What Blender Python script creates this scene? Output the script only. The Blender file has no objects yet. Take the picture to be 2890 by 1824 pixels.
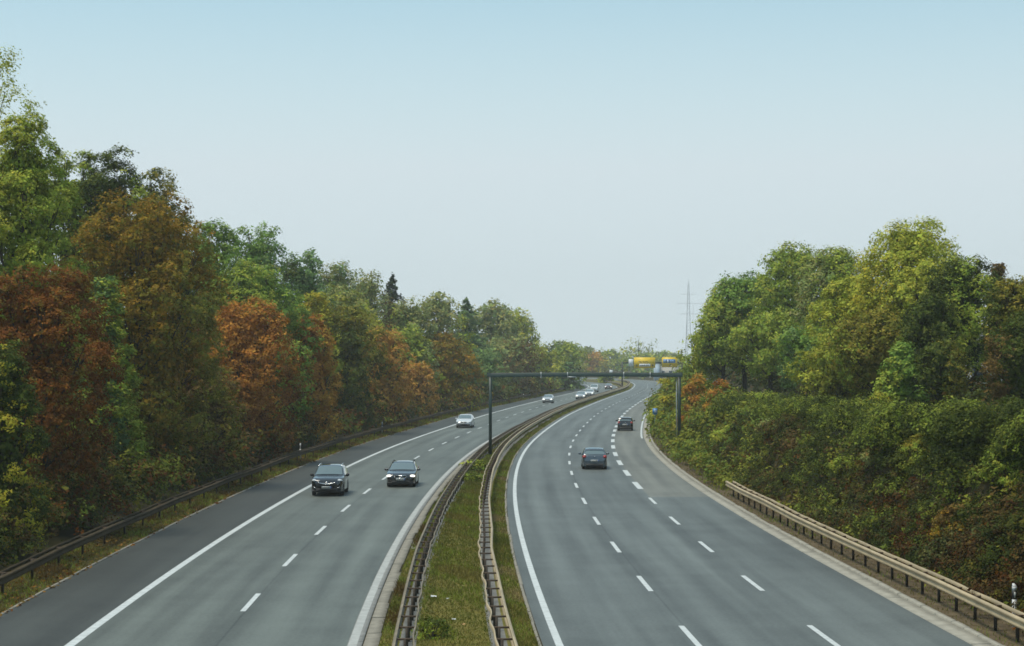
import bpy, math
import numpy as np

# ------------------------------------------------------------------ camera, sky, sun, exposure
sc = bpy.context.scene
COL = sc.collection
H, F, HY, CX = 7.75, 5097.0, 1012.0, 1445.0          # eye height (m), focal length / horizon / centre in photo pixels
cam = bpy.data.cameras.new("camera")
cam_o = bpy.data.objects.new("camera", cam)
COL.objects.link(cam_o)
cam_o.location = (0, 0, H)
cam_o.rotation_euler = (math.pi / 2, 0, 0)
cam.sensor_width = 36
cam.lens = 36 * F / 2890
cam.shift_y = (HY - 912) / 2890
cam.clip_start = 0.5
cam.clip_end = 8000
sc.camera = cam_o

SUN_EL, SUN_AZ = math.radians(72), math.radians(262)   # azimuth clockwise from +Y (behind, to the left)
world = bpy.data.worlds.new("World")
sc.world = world
world.use_nodes = True
wn = world.node_tree
bg = wn.nodes["Background"]
sky = wn.nodes.new("ShaderNodeTexSky")
sky.sky_type = 'NISHITA'
sky.sun_disc = False
sky.sun_elevation = SUN_EL
sky.sun_rotation = SUN_AZ
sky.air_density = 1.0
sky.dust_density = 0.5
sky.ozone_density = 1.0
tc = wn.nodes.new("ShaderNodeTexCoord")
sep = wn.nodes.new("ShaderNodeSeparateXYZ")
mr = wn.nodes.new("ShaderNodeMapRange")                # thin high cloud veil, thickest towards the horizon
mr.inputs["From Min"].default_value = 0.105
mr.inputs["From Max"].default_value = 0.215
mr.inputs["To Min"].default_value = 0.97
mr.inputs["To Max"].default_value = 0.36
mixc = wn.nodes.new("ShaderNodeMix")
mixc.data_type = 'RGBA'
SKY_S = 0.115
VEIL = (0.635, 0.725, 0.770)
wn.links.new(tc.outputs["Generated"], sep.inputs[0])
wn.links.new(sep.outputs["Z"], mr.inputs["Value"])
wn.links.new(mr.outputs[0], mixc.inputs["Factor"])
tintn = wn.nodes.new("ShaderNodeMix")                   # faint green-blue cast of the evening sky
tintn.data_type = 'RGBA'
tintn.blend_type = 'MULTIPLY'
tintn.inputs["Factor"].default_value = 1.0
tintn.inputs["B"].default_value = (0.80, 1.22, 1.10, 1)
wn.links.new(sky.outputs[0], tintn.inputs["A"])
wn.links.new(tintn.outputs["Result"], mixc.inputs["A"])
mixc.inputs["B"].default_value = tuple(c / SKY_S for c in VEIL) + (1,)
wn.links.new(mixc.outputs["Result"], bg.inputs["Color"])
bg.inputs["Strength"].default_value = SKY_S

sun = bpy.data.lights.new("sun", 'SUN')
sun.energy = 2.9
sun.angle = math.radians(20)
sun.color = (1.0, 0.91, 0.76)
sun_o = bpy.data.objects.new("sun", sun)
COL.objects.link(sun_o)
_d = np.array([math.sin(SUN_AZ) * math.cos(SUN_EL), math.cos(SUN_AZ) * math.cos(SUN_EL), math.sin(SUN_EL)])
from mathutils import Vector
sun_o.rotation_euler = Vector(_d).to_track_quat('Z', 'Y').to_euler()
sun_o.location = tuple(_d * 300)

sc.view_settings.view_transform = 'Standard'
sc.view_settings.look = 'None'
sc.view_settings.exposure = 0.12
sc.view_settings.gamma = 1.0
sc.render.engine = 'CYCLES'
cy = sc.cycles
cy.max_bounces = 5
cy.diffuse_bounces = 3
cy.glossy_bounces = 3
cy.transmission_bounces = 3
cy.transparent_max_bounces = 6
cy.volume_bounces = 1
cy.filter_width = 1.65
cy.use_denoising = True
cy.caustics_reflective = False
cy.caustics_refractive = False

# ------------------------------------------------------------------ helpers
class MB:
    """collects vertices and faces, links them as one mesh object"""
    def __init__(s):
        s.v, s.f, s.n, s.c = [], [], 0, []

    def add(s, verts, faces, col=None):
        verts = np.asarray(verts, float).reshape(-1, 3)
        for fa in ([faces] if isinstance(faces, np.ndarray) else faces):
            fa = np.asarray(fa, int)
            if fa.ndim == 1:
                fa = fa[None]
            s.f.append(fa + s.n)
        s.v.append(verts)
        if col is not None:
            s.c.append(np.broadcast_to(np.asarray(col, float), (len(verts), 3)))
        s.n += len(verts)

    def box(s, c, size, rot=0.0, taper=1.0):
        x, y, z = np.array(size) / 2
        P = np.array([[-x, -y, -z], [x, -y, -z], [x, y, -z], [-x, y, -z], [-x * taper, -y * taper, z], [x * taper, -y * taper, z], [x * taper, y * taper, z], [-x * taper, y * taper, z]])
        if rot:
            cr, sr = math.cos(rot), math.sin(rot)
            P = np.c_[P[:, 0] * cr - P[:, 1] * sr, P[:, 0] * sr + P[:, 1] * cr, P[:, 2]]
        s.add(P + np.array(c), np.array([[0, 3, 2, 1], [4, 5, 6, 7], [0, 1, 5, 4], [1, 2, 6, 5], [2, 3, 7, 6], [3, 0, 4, 7]]))

    def bar(s, a, b, w):
        """square bar between two points"""
        s.tube([a, b], [w * .7, w * .7], 4)

    def tube(s, pts, rad, k=7, cap=True):
        pts = np.array(pts, float)
        n = len(pts)
        rad = np.broadcast_to(rad, n)
        t = np.gradient(pts, axis=0)
        t /= np.linalg.norm(t, axis=1)[:, None] + 1e-9
        ref = np.array([0, 0, 1.]) if abs(t[0, 2]) < .9 else np.array([0, 1., 0])
        a = np.cross(t, ref)
        a /= np.linalg.norm(a, axis=1)[:, None] + 1e-9
        b = np.cross(a, t)
        th = np.linspace(0, 2 * np.pi, k, endpoint=False) + np.pi / k
        V = pts[:, None] + rad[:, None, None] * (a[:, None] * np.cos(th)[None, :, None] + b[:, None] * np.sin(th)[None, :, None])
        i = np.arange(n - 1)[:, None] * k
        j = np.arange(k)
        j2 = (j + 1) % k
        fs = np.stack([i + j, i + j2, i + k + j2, i + k + j], -1).reshape(-1, 4)
        faces = [fs]
        if cap:
            faces += [np.arange(k)[::-1][None], (np.arange(k) + (n - 1) * k)[None]]
        s.add(V.reshape(-1, 3), faces)

    def grid(s, V):
        """V (m, n, 3) -> quads"""
        m, n, _ = V.shape
        i = np.arange(m - 1)[:, None] * n
        j = np.arange(n - 1)[None]
        s.add(V.reshape(-1, 3), np.stack([i + j, i + j + 1, i + n + j + 1, i + n + j], -1).reshape(-1, 4))

    def ell(s, c, r, nu=12, nv=7):
        u = np.linspace(0, 2 * np.pi, nu + 1)
        v = np.linspace(-np.pi / 2, np.pi / 2, nv)
        V = np.stack([np.cos(v)[:, None] * np.cos(u)[None] * r[0] + c[0], np.cos(v)[:, None] * np.sin(u)[None] * r[1] + c[1],
                      np.broadcast_to(np.sin(v)[:, None] * r[2] + c[2], (nv, nu + 1))], -1)
        s.grid(V)

    def build(s, name, mat, parent=None, smooth=False, mats=None):
        V = np.concatenate(s.v)
        me = bpy.data.meshes.new(name)
        me.vertices.add(len(V))
        me.vertices.foreach_set("co", V.astype(np.float32).ravel())
        tot = np.concatenate([np.full(len(f), f.shape[1]) for f in s.f])
        idx = np.concatenate([f.ravel() for f in s.f])
        me.loops.add(len(idx))
        me.loops.foreach_set("vertex_index", idx.astype(np.int32))
        me.polygons.add(len(tot))
        me.polygons.foreach_set("loop_start", np.r_[0, np.cumsum(tot)[:-1]].astype(np.int32))
        me.polygons.foreach_set("loop_total", tot.astype(np.int32))
        me.update(calc_edges=True)
        if smooth:
            me.polygons.foreach_set("use_smooth", np.ones(len(tot), bool))
        if s.c:
            at = me.color_attributes.new("tint", 'FLOAT_COLOR', 'POINT')
            C = np.concatenate(s.c)
            at.data.foreach_set("color", np.c_[C, np.ones(len(C))].astype(np.float32).ravel())
        me.materials.append(mat)
        o = bpy.data.objects.new(name, me)
        COL.objects.link(o)
        if parent is not None:
            o.parent = parent
        return o


def tag(o, label=None, cat=None, group=None, kind=None):
    if label: o["label"] = label
    if cat: o["category"] = cat
    if group: o["group"] = group
    if kind: o["kind"] = kind
    return o


def thing(name, loc, label, cat, group=None, rz=0.0):
    o = bpy.data.objects.new(name, None)
    o.empty_display_size = .3
    COL.objects.link(o)
    o.location = loc
    o.rotation_euler = (0, 0, rz)
    return tag(o, label, cat, group)


def mat(name, col, rough=.6, metal=0., spec=.5, coat=0., var=0., scale=6., col2=None, emit=0., bump=0., detail=6.):
    m = bpy.data.materials.new(name)
    m.use_nodes = True
    nt = m.node_tree
    p = nt.nodes["Principled BSDF"]
    p.inputs["Roughness"].default_value = rough
    p.inputs["Metallic"].default_value = metal
    p.inputs["Specular IOR Level"].default_value = spec
    p.inputs["Coat Weight"].default_value = coat
    p.inputs["Coat Roughness"].default_value = .04
    if coat: p.inputs["Coat IOR"].default_value = 1.8
    p.inputs["Base Color"].default_value = (*col, 1)
    if emit:
        p.inputs["Emission Color"].default_value = (1, .95, .85, 1)
        p.inputs["Emission Strength"].default_value = emit
    if var or col2 or bump:
        co = nt.nodes.new("ShaderNodeTexCoord")
        nz = nt.nodes.new("ShaderNodeTexNoise")
        nz.inputs["Scale"].default_value = scale
        nz.inputs["Detail"].default_value = detail
        nz.inputs["Roughness"].default_value = .65
        nt.links.new(co.outputs["Object"], nz.inputs["Vector"])
        if var or col2:
            rp = nt.nodes.new("ShaderNodeValToRGB")
            rp.color_ramp.elements[0].position = .32
            rp.color_ramp.elements[1].position = .68
            a = col if col2 else tuple(c * (1 - var) for c in col)
            b = col2 if col2 else tuple(c * (1 + var) for c in col)
            rp.color_ramp.elements[0].color = (*a, 1)
            rp.color_ramp.elements[1].color = (*b, 1)
            nt.links.new(nz.outputs["Fac"], rp.inputs[0])
            nt.links.new(rp.outputs[0], p.inputs["Base Color"])
        if bump:
            bp = nt.nodes.new("ShaderNodeBump")
            bp.inputs["Strength"].default_value = bump
            bp.inputs["Distance"].default_value = .05
            nt.links.new(nz.outputs["Fac"], bp.inputs["Height"])
            nt.links.new(bp.outputs[0], p.inputs["Normal"])
    return m


def leaf_material():
    m = bpy.data.materials.new("leaves")
    m.use_nodes = True
    nt = m.node_tree
    p = nt.nodes["Principled BSDF"]
    at = nt.nodes.new("ShaderNodeAttribute")
    at.attribute_name = "tint"
    nt.links.new(at.outputs["Color"], p.inputs["Base Color"])
    p.inputs["Roughness"].default_value = .7
    p.inputs["Specular IOR Level"].default_value = .07
    tr = nt.nodes.new("ShaderNodeBsdfTranslucent")
    nt.links.new(at.outputs["Color"], tr.inputs["Color"])
    mx = nt.nodes.new("ShaderNodeMixShader")
    mx.inputs[0].default_value = .22
    nt.links.new(p.outputs[0], mx.inputs[1])
    nt.links.new(tr.outputs[0], mx.inputs[2])
    nt.links.new(mx.outputs[0], nt.nodes["Material Output"].inputs["Surface"])
    return m


def tint_material(name, rough=.8, spec=.3):
    m = bpy.data.materials.new(name)
    m.use_nodes = True
    nt = m.node_tree
    p = nt.nodes["Principled BSDF"]
    at = nt.nodes.new("ShaderNodeAttribute")
    at.attribute_name = "tint"
    nt.links.new(at.outputs["Color"], p.inputs["Base Color"])
    p.inputs["Roughness"].default_value = rough
    p.inputs["Specular IOR Level"].default_value = spec
    return m


# ------------------------------------------------------------------ alignment of the motorway (metres)
_K = np.array([(-40, 6.2), (20, 2.6), (48, 1.25), (60, .83), (75, .44), (90, .17), (105, .10), (120, .18), (140, .6), (160, 1.37), (180, 2.57), (200, 3.95), (225, 5.85), (250, 7.9),
               (280, 10.85), (310, 14.0), (350, 18.4), (400, 24.2), (450, 29.75), (490, 33.1), (535, 36.5), (580, 38.6), (617, 38.4), (658, 35.2), (693, 29.), (740, 17.), (800, -2), (900, -42), (1100, -140)])
_M = np.array([(-40, 6.2), (50, 5.75), (75, 5.5), (105, 5.), (150, 4.45), (200, 4.05), (260, 3.85), (430, 3.8), (490, 4.6), (535, 7), (575, 11), (617, 16), (660, 20), (700, 22), (1100, 24)])


def _smooth(K, step=2.0, it=60):
    y = np.arange(K[0, 0], K[-1, 0] + step, step)
    x = np.interp(y, K[:, 0], K[:, 1])
    for _ in range(it):
        x[1:-1] = .25 * x[:-2] + .5 * x[1:-1] + .25 * x[2:]
    return y, x


_yE, _xE = _smooth(_K)
_yM, _xM = _smooth(_M)
edgeR = lambda Y: np.interp(Y, _yE, _xE)
MED = lambda Y: np.interp(Y, _yM, _xM)
gutL = lambda Y: edgeR(Y) - MED(Y)
gutR = lambda Y: edgeR(Y) + np.interp(Y, [60, 120, 180, 240, 400], [11.15, 10.75, 10.5, 10.7, 11.2])
solidL = lambda Y: gutL(Y) - 7.5
dashL = lambda Y: gutL(Y) - 3.6
asphL = lambda Y: solidL(Y) - 3.25
edge_off = lambda d: (lambda Y: edgeR(Y) + d)
YS = np.unique(np.r_[np.arange(-40, 60, 2.), np.arange(60, 460, 3.), np.arange(460, 1100, 6.)])


def slope(f, Y):
    return (f(Y + 1) - f(Y - 1)) / 2


def gz(X, Y):
    """height of the ground: level between the barriers, low rise on the left, steep bank on the right"""
    X, Y = np.asarray(X, float), np.asarray(Y, float)
    ur = X - (gutR(Y) + 2.4)
    hb = np.interp(Y, [20, 60, 110, 300, 370, 430, 480, 900], [3.6, 3.7, 3.7, 3.4, 2.6, 1.4, .4, 1.5])
    t = np.clip((ur - .2) / 2.3, 0, 1)
    zr = hb * (t * t * (3 - 2 * t)) + np.clip(ur - 2.5, 0, 40) * .03
    ul = (asphL(Y) - 2.2) - X
    zl = 1.2 * np.clip(ul / 8, 0, 1) ** 1.3 + np.clip(ul - 8, 0, 60) * .03
    return np.where(ur > 0, zr, np.where(ul > 0, zl, 0.0)) - .012


def unproj(px, py, z):
    Y = F * (H - z) / (py - HY)
    return (px - CX) * Y / F, Y


# ------------------------------------------------------------------ ground, roads, markings
def ribbon(f0, f1, z, y0, y1, n=1, extra=None):
    """sheet between two curves, returns grid (m, n+1, 3)"""
    Y = YS[(YS >= y0) & (YS <= y1)]
    Y = np.unique(np.r_[y0, Y, y1])
    a, b = f0(Y), f1(Y)
    t = np.linspace(0, 1, n + 1)
    X = a[:, None] + (b - a)[:, None] * t
    return np.stack([X, np.broadcast_to(Y[:, None], X.shape), np.full(X.shape, z)], -1)


def asphalt(name, base, streak, exit_lane=False, tracks=(), seam=()):
    """asphalt with long streaks and worn wheel tracks that follow the carriageway; tint attribute = (offset across/20, along/1000, 0)"""
    m = bpy.data.materials.new(name)
    m.use_nodes = True
    nt = m.node_tree
    L = nt.links.new
    p = nt.nodes["Principled BSDF"]
    p.inputs["Roughness"].default_value = .60
    p.inputs["Specular IOR Level"].default_value = .42
    at = nt.nodes.new("ShaderNodeAttribute")
    at.attribute_name = "tint"
    sp = nt.nodes.new("ShaderNodeSeparateColor")
    L(at.outputs["Color"], sp.inputs[0])

    def mth(op, a, b=None):
        n = nt.nodes.new("ShaderNodeMath")
        n.operation = op
        for i, v in enumerate((a, b)):
            if v is None: continue
            if isinstance(v, (int, float)): n.inputs[i].default_value = v
            else: L(v, n.inputs[i])
        return n.outputs[0]
    lat = mth('MULTIPLY', sp.outputs[0], 20.0)
    alo = mth('MULTIPLY', sp.outputs[1], 1000.0)
    cv = nt.nodes.new("ShaderNodeCombineXYZ")
    L(lat, cv.inputs[0])
    L(mth('MULTIPLY', alo, .03), cv.inputs[1])
    n1 = nt.nodes.new("ShaderNodeTexNoise")
    n1.inputs["Scale"].default_value = 1.1
    n1.inputs["Detail"].default_value = 4
    L(cv.outputs[0], n1.inputs["Vector"])
    co = nt.nodes.new("ShaderNodeTexCoord")
    n2 = nt.nodes.new("ShaderNodeTexNoise")
    n2.inputs["Scale"].default_value = .25
    n2.inputs["Detail"].default_value = 8
    n2.inputs["Roughness"].default_value = .7
    L(co.outputs["Object"], n2.inputs["Vector"])
    n3 = nt.nodes.new("ShaderNodeTexNoise")
    n3.inputs["Scale"].default_value = 9
    n3.inputs["Detail"].default_value = 3
    L(co.outputs["Object"], n3.inputs["Vector"])
    f = mth('ADD', mth('MULTIPLY', mth('SUBTRACT', n1.outputs["Fac"], .5), streak), 1.0)
    f = mth('ADD', f, mth('MULTIPLY', mth('SUBTRACT', n2.outputs["Fac"], .5), 1.0))
    f = mth('ADD', f, mth('MULTIPLY', mth('SUBTRACT', n3.outputs["Fac"], .5), .8))
    for c in tracks:                                   # polished wheel tracks are a little lighter
        d = mth('MULTIPLY', mth('SUBTRACT', lat, c), 2.2)
        g = mth('POWER', 2.718, mth('MULTIPLY', mth('MULTIPLY', d, d), -1.0))
        f = mth('ADD', f, mth('MULTIPLY', g, .24))
    for c in seam:                                     # tarred joints, darker
        d = mth('ABSOLUTE', mth('SUBTRACT', lat, c))
        f = mth('SUBTRACT', f, mth('MULTIPLY', mth('LESS_THAN', d, .035), .25))
    cm = nt.nodes.new("ShaderNodeMix")
    cm.data_type = 'RGBA'
    cm.inputs["A"].default_value = (*base, 1)
    cm.inputs["B"].default_value = (base[0] * 1.34, base[1] * 1.20, base[2] * 1.08, 1)
    if exit_lane:
        g = mth('MULTIPLY', mth('GREATER_THAN', lat, 7.55), mth('GREATER_THAN', alo, 101.0))
        L(g, cm.inputs["Factor"])
    else:
        cm.inputs["Factor"].default_value = 0
    vm = nt.nodes.new("ShaderNodeVectorMath")
    vm.operation = 'SCALE'
    L(cm.outputs["Result"], vm.inputs[0])
    L(f, vm.inputs["Scale"])
    L(vm.outputs[0], p.inputs["Base Color"])
    bp = nt.nodes.new("ShaderNodeBump")
    bp.inputs["Strength"].default_value = .25
    bp.inputs["Distance"].default_value = .01
    L(n3.outputs["Fac"], bp.inputs["Height"])
    L(bp.outputs[0], p.inputs["Normal"])
    return m


def road_sheet(name, f0, f1, z, ref, m, y0, y1, n=6):
    V = ribbon(f0, f1, z, y0, y1, n)
    mb = MB()
    mb.grid(V)
    W = V.reshape(-1, 3)
    mb.c.append(np.c_[(W[:, 0] - ref(W[:, 1])) / 20, W[:, 1] / 1000, np.zeros(len(W))])
    return tag(mb.build(name, m), kind="structure")


M_ground = mat("ground_soil", (.030, .030, .012), .95, spec=.1, col2=(.060, .048, .022), scale=.35, detail=9)
M_verge = mat("verge_soil", (.050, .042, .014), .95, spec=.1, col2=(.085, .070, .026), scale=1.2, detail=9, bump=.4)
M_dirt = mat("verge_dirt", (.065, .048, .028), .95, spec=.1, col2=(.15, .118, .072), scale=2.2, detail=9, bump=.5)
M_conc = mat("gutter_concrete", (.26, .265, .25), .8, var=.22, scale=1.6, detail=9)
M_conc_old = mat("old_concrete", (.23, .215, .175), .85, var=.25, scale=2.5, detail=9, bump=.2)
M_paint = mat("road_paint", (.50, .54, .54), .6, var=.18, scale=3.0, detail=8)

# ground sheet to the horizon
lat_l = np.array([-900, -500, -300, -120, -60, -40, -30, -22, -16, -12, -9, -7, -5.5, -4.3, -3.2, -2.2, -1.2, -.02])
lat_m = np.linspace(0, 1, 13)
lat_r = np.array([.02, 1.2, 2.4, 2.7, 3.0, 3.4, 3.8, 4.2, 4.6, 5.0, 5.6, 6.5, 8.0, 9.4, 11, 14, 20, 30, 50, 120, 300, 500, 900])
GY = np.unique(np.r_[np.arange(-40, 480, 4.), np.arange(480, 1100, 12.), 1200, 1350, 1500])
Xg = np.concatenate([asphL(GY)[:, None] + lat_l, asphL(GY)[:, None] + (gutR(GY) - asphL(GY))[:, None] * lat_m, gutR(GY)[:, None] + lat_r], 1)
Yg = np.broadcast_to(GY[:, None], Xg.shape)
mb = MB()
mb.grid(np.stack([Xg, Yg, gz(Xg, Yg)], -1))
tag(mb.build("ground", M_ground, smooth=True), kind="structure")

Y0, Y1 = -30, 1090
A_left = asphalt("asphalt_left", (.086, .100, .090), 1.7, tracks=(-6.4, -4.9, -2.6, -1.0), seam=(-3.52,))
A_right = asphalt("asphalt_right", (.086, .100, .096), 1.6, True, tracks=(1.1, 2.6, 4.9, 6.4, 8.5, 9.9), seam=(3.83,))
A_sh = asphalt("asphalt_shoulder", (.040, .045, .040), 1.1)
road_sheet("carriageway", solidL, gutL, .004, gutL, A_left, Y0, Y1)
road_sheet("carriageway.001", edge_off(-.45), gutR, .004, edgeR, A_right, Y0, Y1)
road_sheet("hard_shoulder", asphL, solidL, .004, gutL, A_sh, Y0, Y1, 3)

mb = MB()
for f, w, z in ((lambda Y: solidL(Y) + .02, .27, .009), (lambda Y: edgeR(Y), .21, .009)):
    mb.grid(ribbon(lambda Y: f(Y) - w / 2, lambda Y: f(Y) + w / 2, z, Y0, Y1))
mb.grid(ribbon(lambda Y: gutR(Y) - .30, lambda Y: gutR(Y) - .12, .009, 175, 420))
tag(mb.build("edge_line", M_paint), kind="structure")
mb = MB()
mb.grid(ribbon(lambda Y: gutL(Y) + .03, lambda Y: gutL(Y) + .27, .032, Y0, Y1))
tag(mb.build("edge_line", mat("worn_paint", (.36, .375, .36), .7, var=.2, scale=2.5, detail=9)), kind="structure")


def dashes(f, c0, w, length, y0, y1, period=12.0):
    mb = MB()
    s = np.arange(y0, y1, .25)
    arc = np.r_[0, np.cumsum(np.hypot(np.diff(s), np.diff(f(s))))]
    start = np.interp(c0, s, arc)
    for k in range(int((arc[0] - start) // period), int((arc[-1] - start) // period) + 1):
        ce = start + k * period
        if ce - length / 2 < 0 or ce + length / 2 > arc[-1]: continue
        Y = np.interp(np.linspace(ce - length / 2, ce + length / 2, 5), arc, s)
        mb.grid(np.stack([np.c_[f(Y) - w / 2, f(Y) + w / 2], np.c_[Y, Y], np.full((5, 2), .009)], -1))
    return tag(mb.build("lane_marking", M_paint), kind="structure")


dashes(edge_off(3.75), 62.2, .17, 4.2, 20, 640)
dashes(edge_off(7.48), 74.3, .17, 4.2, 20, 103)
dashes(edge_off(7.48), 110.2, .34, 6.0, 105, 420)
dashes(dashL, 81.4, .17, 4.2, 20, 640)

# concrete gutters with cross joints, dirt verge
def slabs(name, f, w, z, y0, y1, m, step=5.0, jig=.02, seed=1):
    rng = np.random.default_rng(seed)
    mb = MB()
    y = y0
    while y < y1:
        L = step * (.8 + .4 * rng.random())
        Y = np.linspace(y + .02, y + L - .03, 3)
        d = rng.normal(0, jig)
        zz = z + rng.normal(0, .004)
        a, b = f(Y) + .003, f(Y) + w + d
        P = np.stack([np.c_[a, a, b, b], np.c_[Y, Y, Y, Y], np.c_[np.full(3, -.05), np.full(3, zz), np.full(3, zz + .01), np.full(3, -.05)]], -1)
        mb.grid(P)
        for e in (0, 2):
            mb.add(P[e], np.array([[0, 1, 2, 3]]))
        y += L
    return tag(mb.build(name, m), kind="structure")


slabs("gutter", gutL, .40, .018, 20, 420, M_conc, 5.0, .0, 3)
slabs("gutter", lambda Y: gutL(Y) + .43, .38, .014, 20, 300, M_conc_old, 3.0, .05, 4)
M_conc_pale = mat("pale_concrete", (.30, .285, .235), .85, var=.22, scale=2.0, detail=9)
slabs("gutter", gutR, .52, .02, 30, 330, M_conc_pale, 4.5, .03, 5)
slabs("kerb", lambda Y: gutR(Y) + .55, .16, .07, 30, 330, M_conc_pale, 1.5, .02, 6)
slabs("kerb", lambda Y: edgeR(Y) - .57, .10, .03, 30, 400, M_conc_old, 3.0, .02, 7)
slabs("kerb", lambda Y: asphL(Y) - .14, .12, .02, 30, 300, M_conc_old, 4.0, .015, 8)
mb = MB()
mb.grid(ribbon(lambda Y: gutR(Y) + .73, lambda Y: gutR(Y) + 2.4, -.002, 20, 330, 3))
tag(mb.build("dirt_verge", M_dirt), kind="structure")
mb = MB()
mb.grid(ribbon(lambda Y: asphL(Y) - 2.2, lambda Y: asphL(Y) - .15, -.004, 20, 480, 3))
tag(mb.build("grass_verge", M_verge), kind="structure")
M_median = mat("median_turf", (.095, .098, .018), .95, spec=.1, col2=(.185, .155, .045), scale=1.0, detail=9, bump=.6)
mb = MB()
mb.grid(ribbon(lambda Y: gutL(Y) + .86, lambda Y: edgeR(Y) - .59, .002, 20, 700, 4))
tag(mb.build("median_strip", M_median), kind="structure")
mb = MB()
_p = np.array([(1.02, 73.2), (2.0, 74.4), (2.1, 75.6), (1.0, 76.0)])
mb.add(np.c_[_p[:, 0] + gutL(_p[:, 1]) - .16, _p[:, 1], np.full(4, .02)], np.array([[0, 1, 2, 3]]))
tag(mb.build("drain_apron", M_conc_old), kind="structure")

# ------------------------------------------------------------------ foliage
M_leaf = leaf_material()
M_bark = mat("bark", (.055, .045, .032), .9, var=.35, scale=5, detail=8, spec=.2)
PAL = dict(
    green=[(.150, .190, .026), (.110, .148, .019), (.190, .205, .028)],
    bright=[(.130, .205, .036), (.098, .165, .027), (.170, .230, .040)],
    dark=[(.058, .080, .014), (.042, .060, .011), (.084, .100, .017)],
    spruce=[(.045, .070, .030), (.034, .054, .024), (.062, .082, .030)],
    ochre=[(.205, .135, .014), (.155, .100, .010), (.250, .145, .015), (.125, .112, .014)],
    rust=[(.145, .052, .009), (.105, .038, .007), (.190, .075, .012), (.130, .085, .015)],
    orange=[(.300, .130, .022), (.230, .095, .016), (.350, .165, .026)],
    tan=[(.360, .190, .040), (.280, .170, .030), (.420, .205, .038)],
    olive=[(.160, .155, .022), (.115, .120, .016), (.215, .175, .025)],
    yellow=[(.310, .285, .028), (.235, .235, .025), (.370, .300, .030)],
    lime=[(.220, .240, .030), (.170, .195, .025), (.270, .260, .034)],
    muted=[(.145, .165, .052), (.110, .138, .044), (.180, .170, .052)],
    teal=[(.085, .140, .046), (.062, .110, .036), (.110, .160, .048)],
    brown=[(.130, .085, .026), (.095, .062, .018), (.175, .115, .030)],
)
PAL['amber'] = [(.36, .19, .03), (.30, .15, .022), (.40, .235, .035)]
GAIN = dict(green=1.4, lime=1.3, muted=1.4, bright=1.12, teal=1.3)
PAL = {k: [tuple(min(.6, c * 1.38 * GAIN.get(k, 1.0)) for c in t) for t in v] for k, v in PAL.items()}


def rad_fn(shape, t):
    t = np.clip(t, 0, 1)
    if shape == 'round':
        return np.sin(np.pi * (t * .86 + .14) ** 1.0) ** .6
    if shape == 'oval':
        return np.where(t > .38, np.sqrt(np.clip(1 - ((t - .38) / .64) ** 2, 0, 1)), .74 + .26 * t / .38)
    if shape == 'cone':
        return np.clip(1 - t, 0, 1) ** .85 * np.clip(.5 + t * 4, 0, 1)
    if shape == 'column':
        return np.clip(t / .12 + .55, 0, 1) * np.clip(1 - t ** 3.5, 0, 1) ** .7
    if shape == 'dome':
        return np.sqrt(np.clip(1 - t * t, 0, 1))
    return np.ones_like(t)


def leaf_quads(rng, P, N, L, col):
    """irregular four-cornered leaf sprays at P facing N"""
    n = len(P)
    N = N / (np.linalg.norm(N, axis=1)[:, None] + 1e-9)
    a = np.cross(N, rng.normal(size=(n, 3)))
    a /= np.linalg.norm(a, axis=1)[:, None] + 1e-9
    b = np.cross(N, a)
    L = np.broadcast_to(L, n)[:, None] * np.exp(rng.normal(0, .28, (n, 1)))
    j = lambda: rng.uniform(.75, 1.25, (n, 1))
    V = np.stack([P - a * L * .55 * j(), P + b * L * .34 * j() - a * L * .08, P + a * L * .55 * j() + N * L * .12, P - b * L * .34 * j() + a * L * .08], 1)
    return V.reshape(-1, 3), np.arange(n * 4).reshape(-1, 4), np.repeat(col, 4, axis=0)


def pick_cols(rng, pal, k):
    pal = np.array(pal)
    c = pal[rng.integers(0, len(pal), k)]
    return c


def add_lobes(mb, rng, C, RL, n, leaf, pal, axis=None, sq=(1, 1, 1), cl=11, lo=.84, pal_fn=None, up=.55, sig=.95):
    """leaf clusters on the outer shells of lobes C with radii RL"""
    w = RL ** 2
    m = len(C)
    nc = max(1, n // cl)
    li = rng.choice(m, nc, p=w / w.sum())
    ns = 9                                              # every lobe breaks up into a few sprigs
    sp = rng.normal(size=(m, ns, 3))
    sp[..., 2] = sp[..., 2] * .9 + .2
    sp /= np.linalg.norm(sp, axis=2)[..., None]
    sr = rng.uniform(.80, 1.14, (m, ns))
    si = rng.integers(0, ns, nc)
    d = sp[li, si] + rng.normal(size=(nc, 3)) * .34
    d /= np.linalg.norm(d, axis=1)[:, None]
    if axis is not None:                                # keep clusters on the outer side of the crown
        o = C[li] - axis
        o[:, 2] *= .5
        o /= np.linalg.norm(o, axis=1)[:, None] + 1e-6
        flip = (d * o).sum(1) < -.35
        d[flip] *= -1
    r = RL[li] * sr[li, si] * rng.uniform(lo, 1.06, nc) * (1 + .04 * rng.normal(size=nc))
    cc = C[li] + d * r[:, None] * np.array(sq)
    base = pal_fn(cc) if pal_fn is not None else pick_cols(rng, pal, nc)
    base = base * rng.uniform(.85, 1.16, (nc, 1))
    ci = np.repeat(np.arange(nc), cl)
    k = len(ci)
    P = cc[ci] + rng.normal(size=(k, 3)) * leaf * sig * np.array([1, 1, .75])
    N = d[ci] * 1.0 + np.array([0, 0, up]) + rng.normal(size=(k, 3)) * .38
    col = base[ci] * rng.uniform(.82, 1.2, (k, 1)) * (1 + .05 * rng.normal(size=(k, 3)))
    mb.add(*leaf_quads(rng, P, N, leaf, np.clip(col, .004, .6)))


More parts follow.
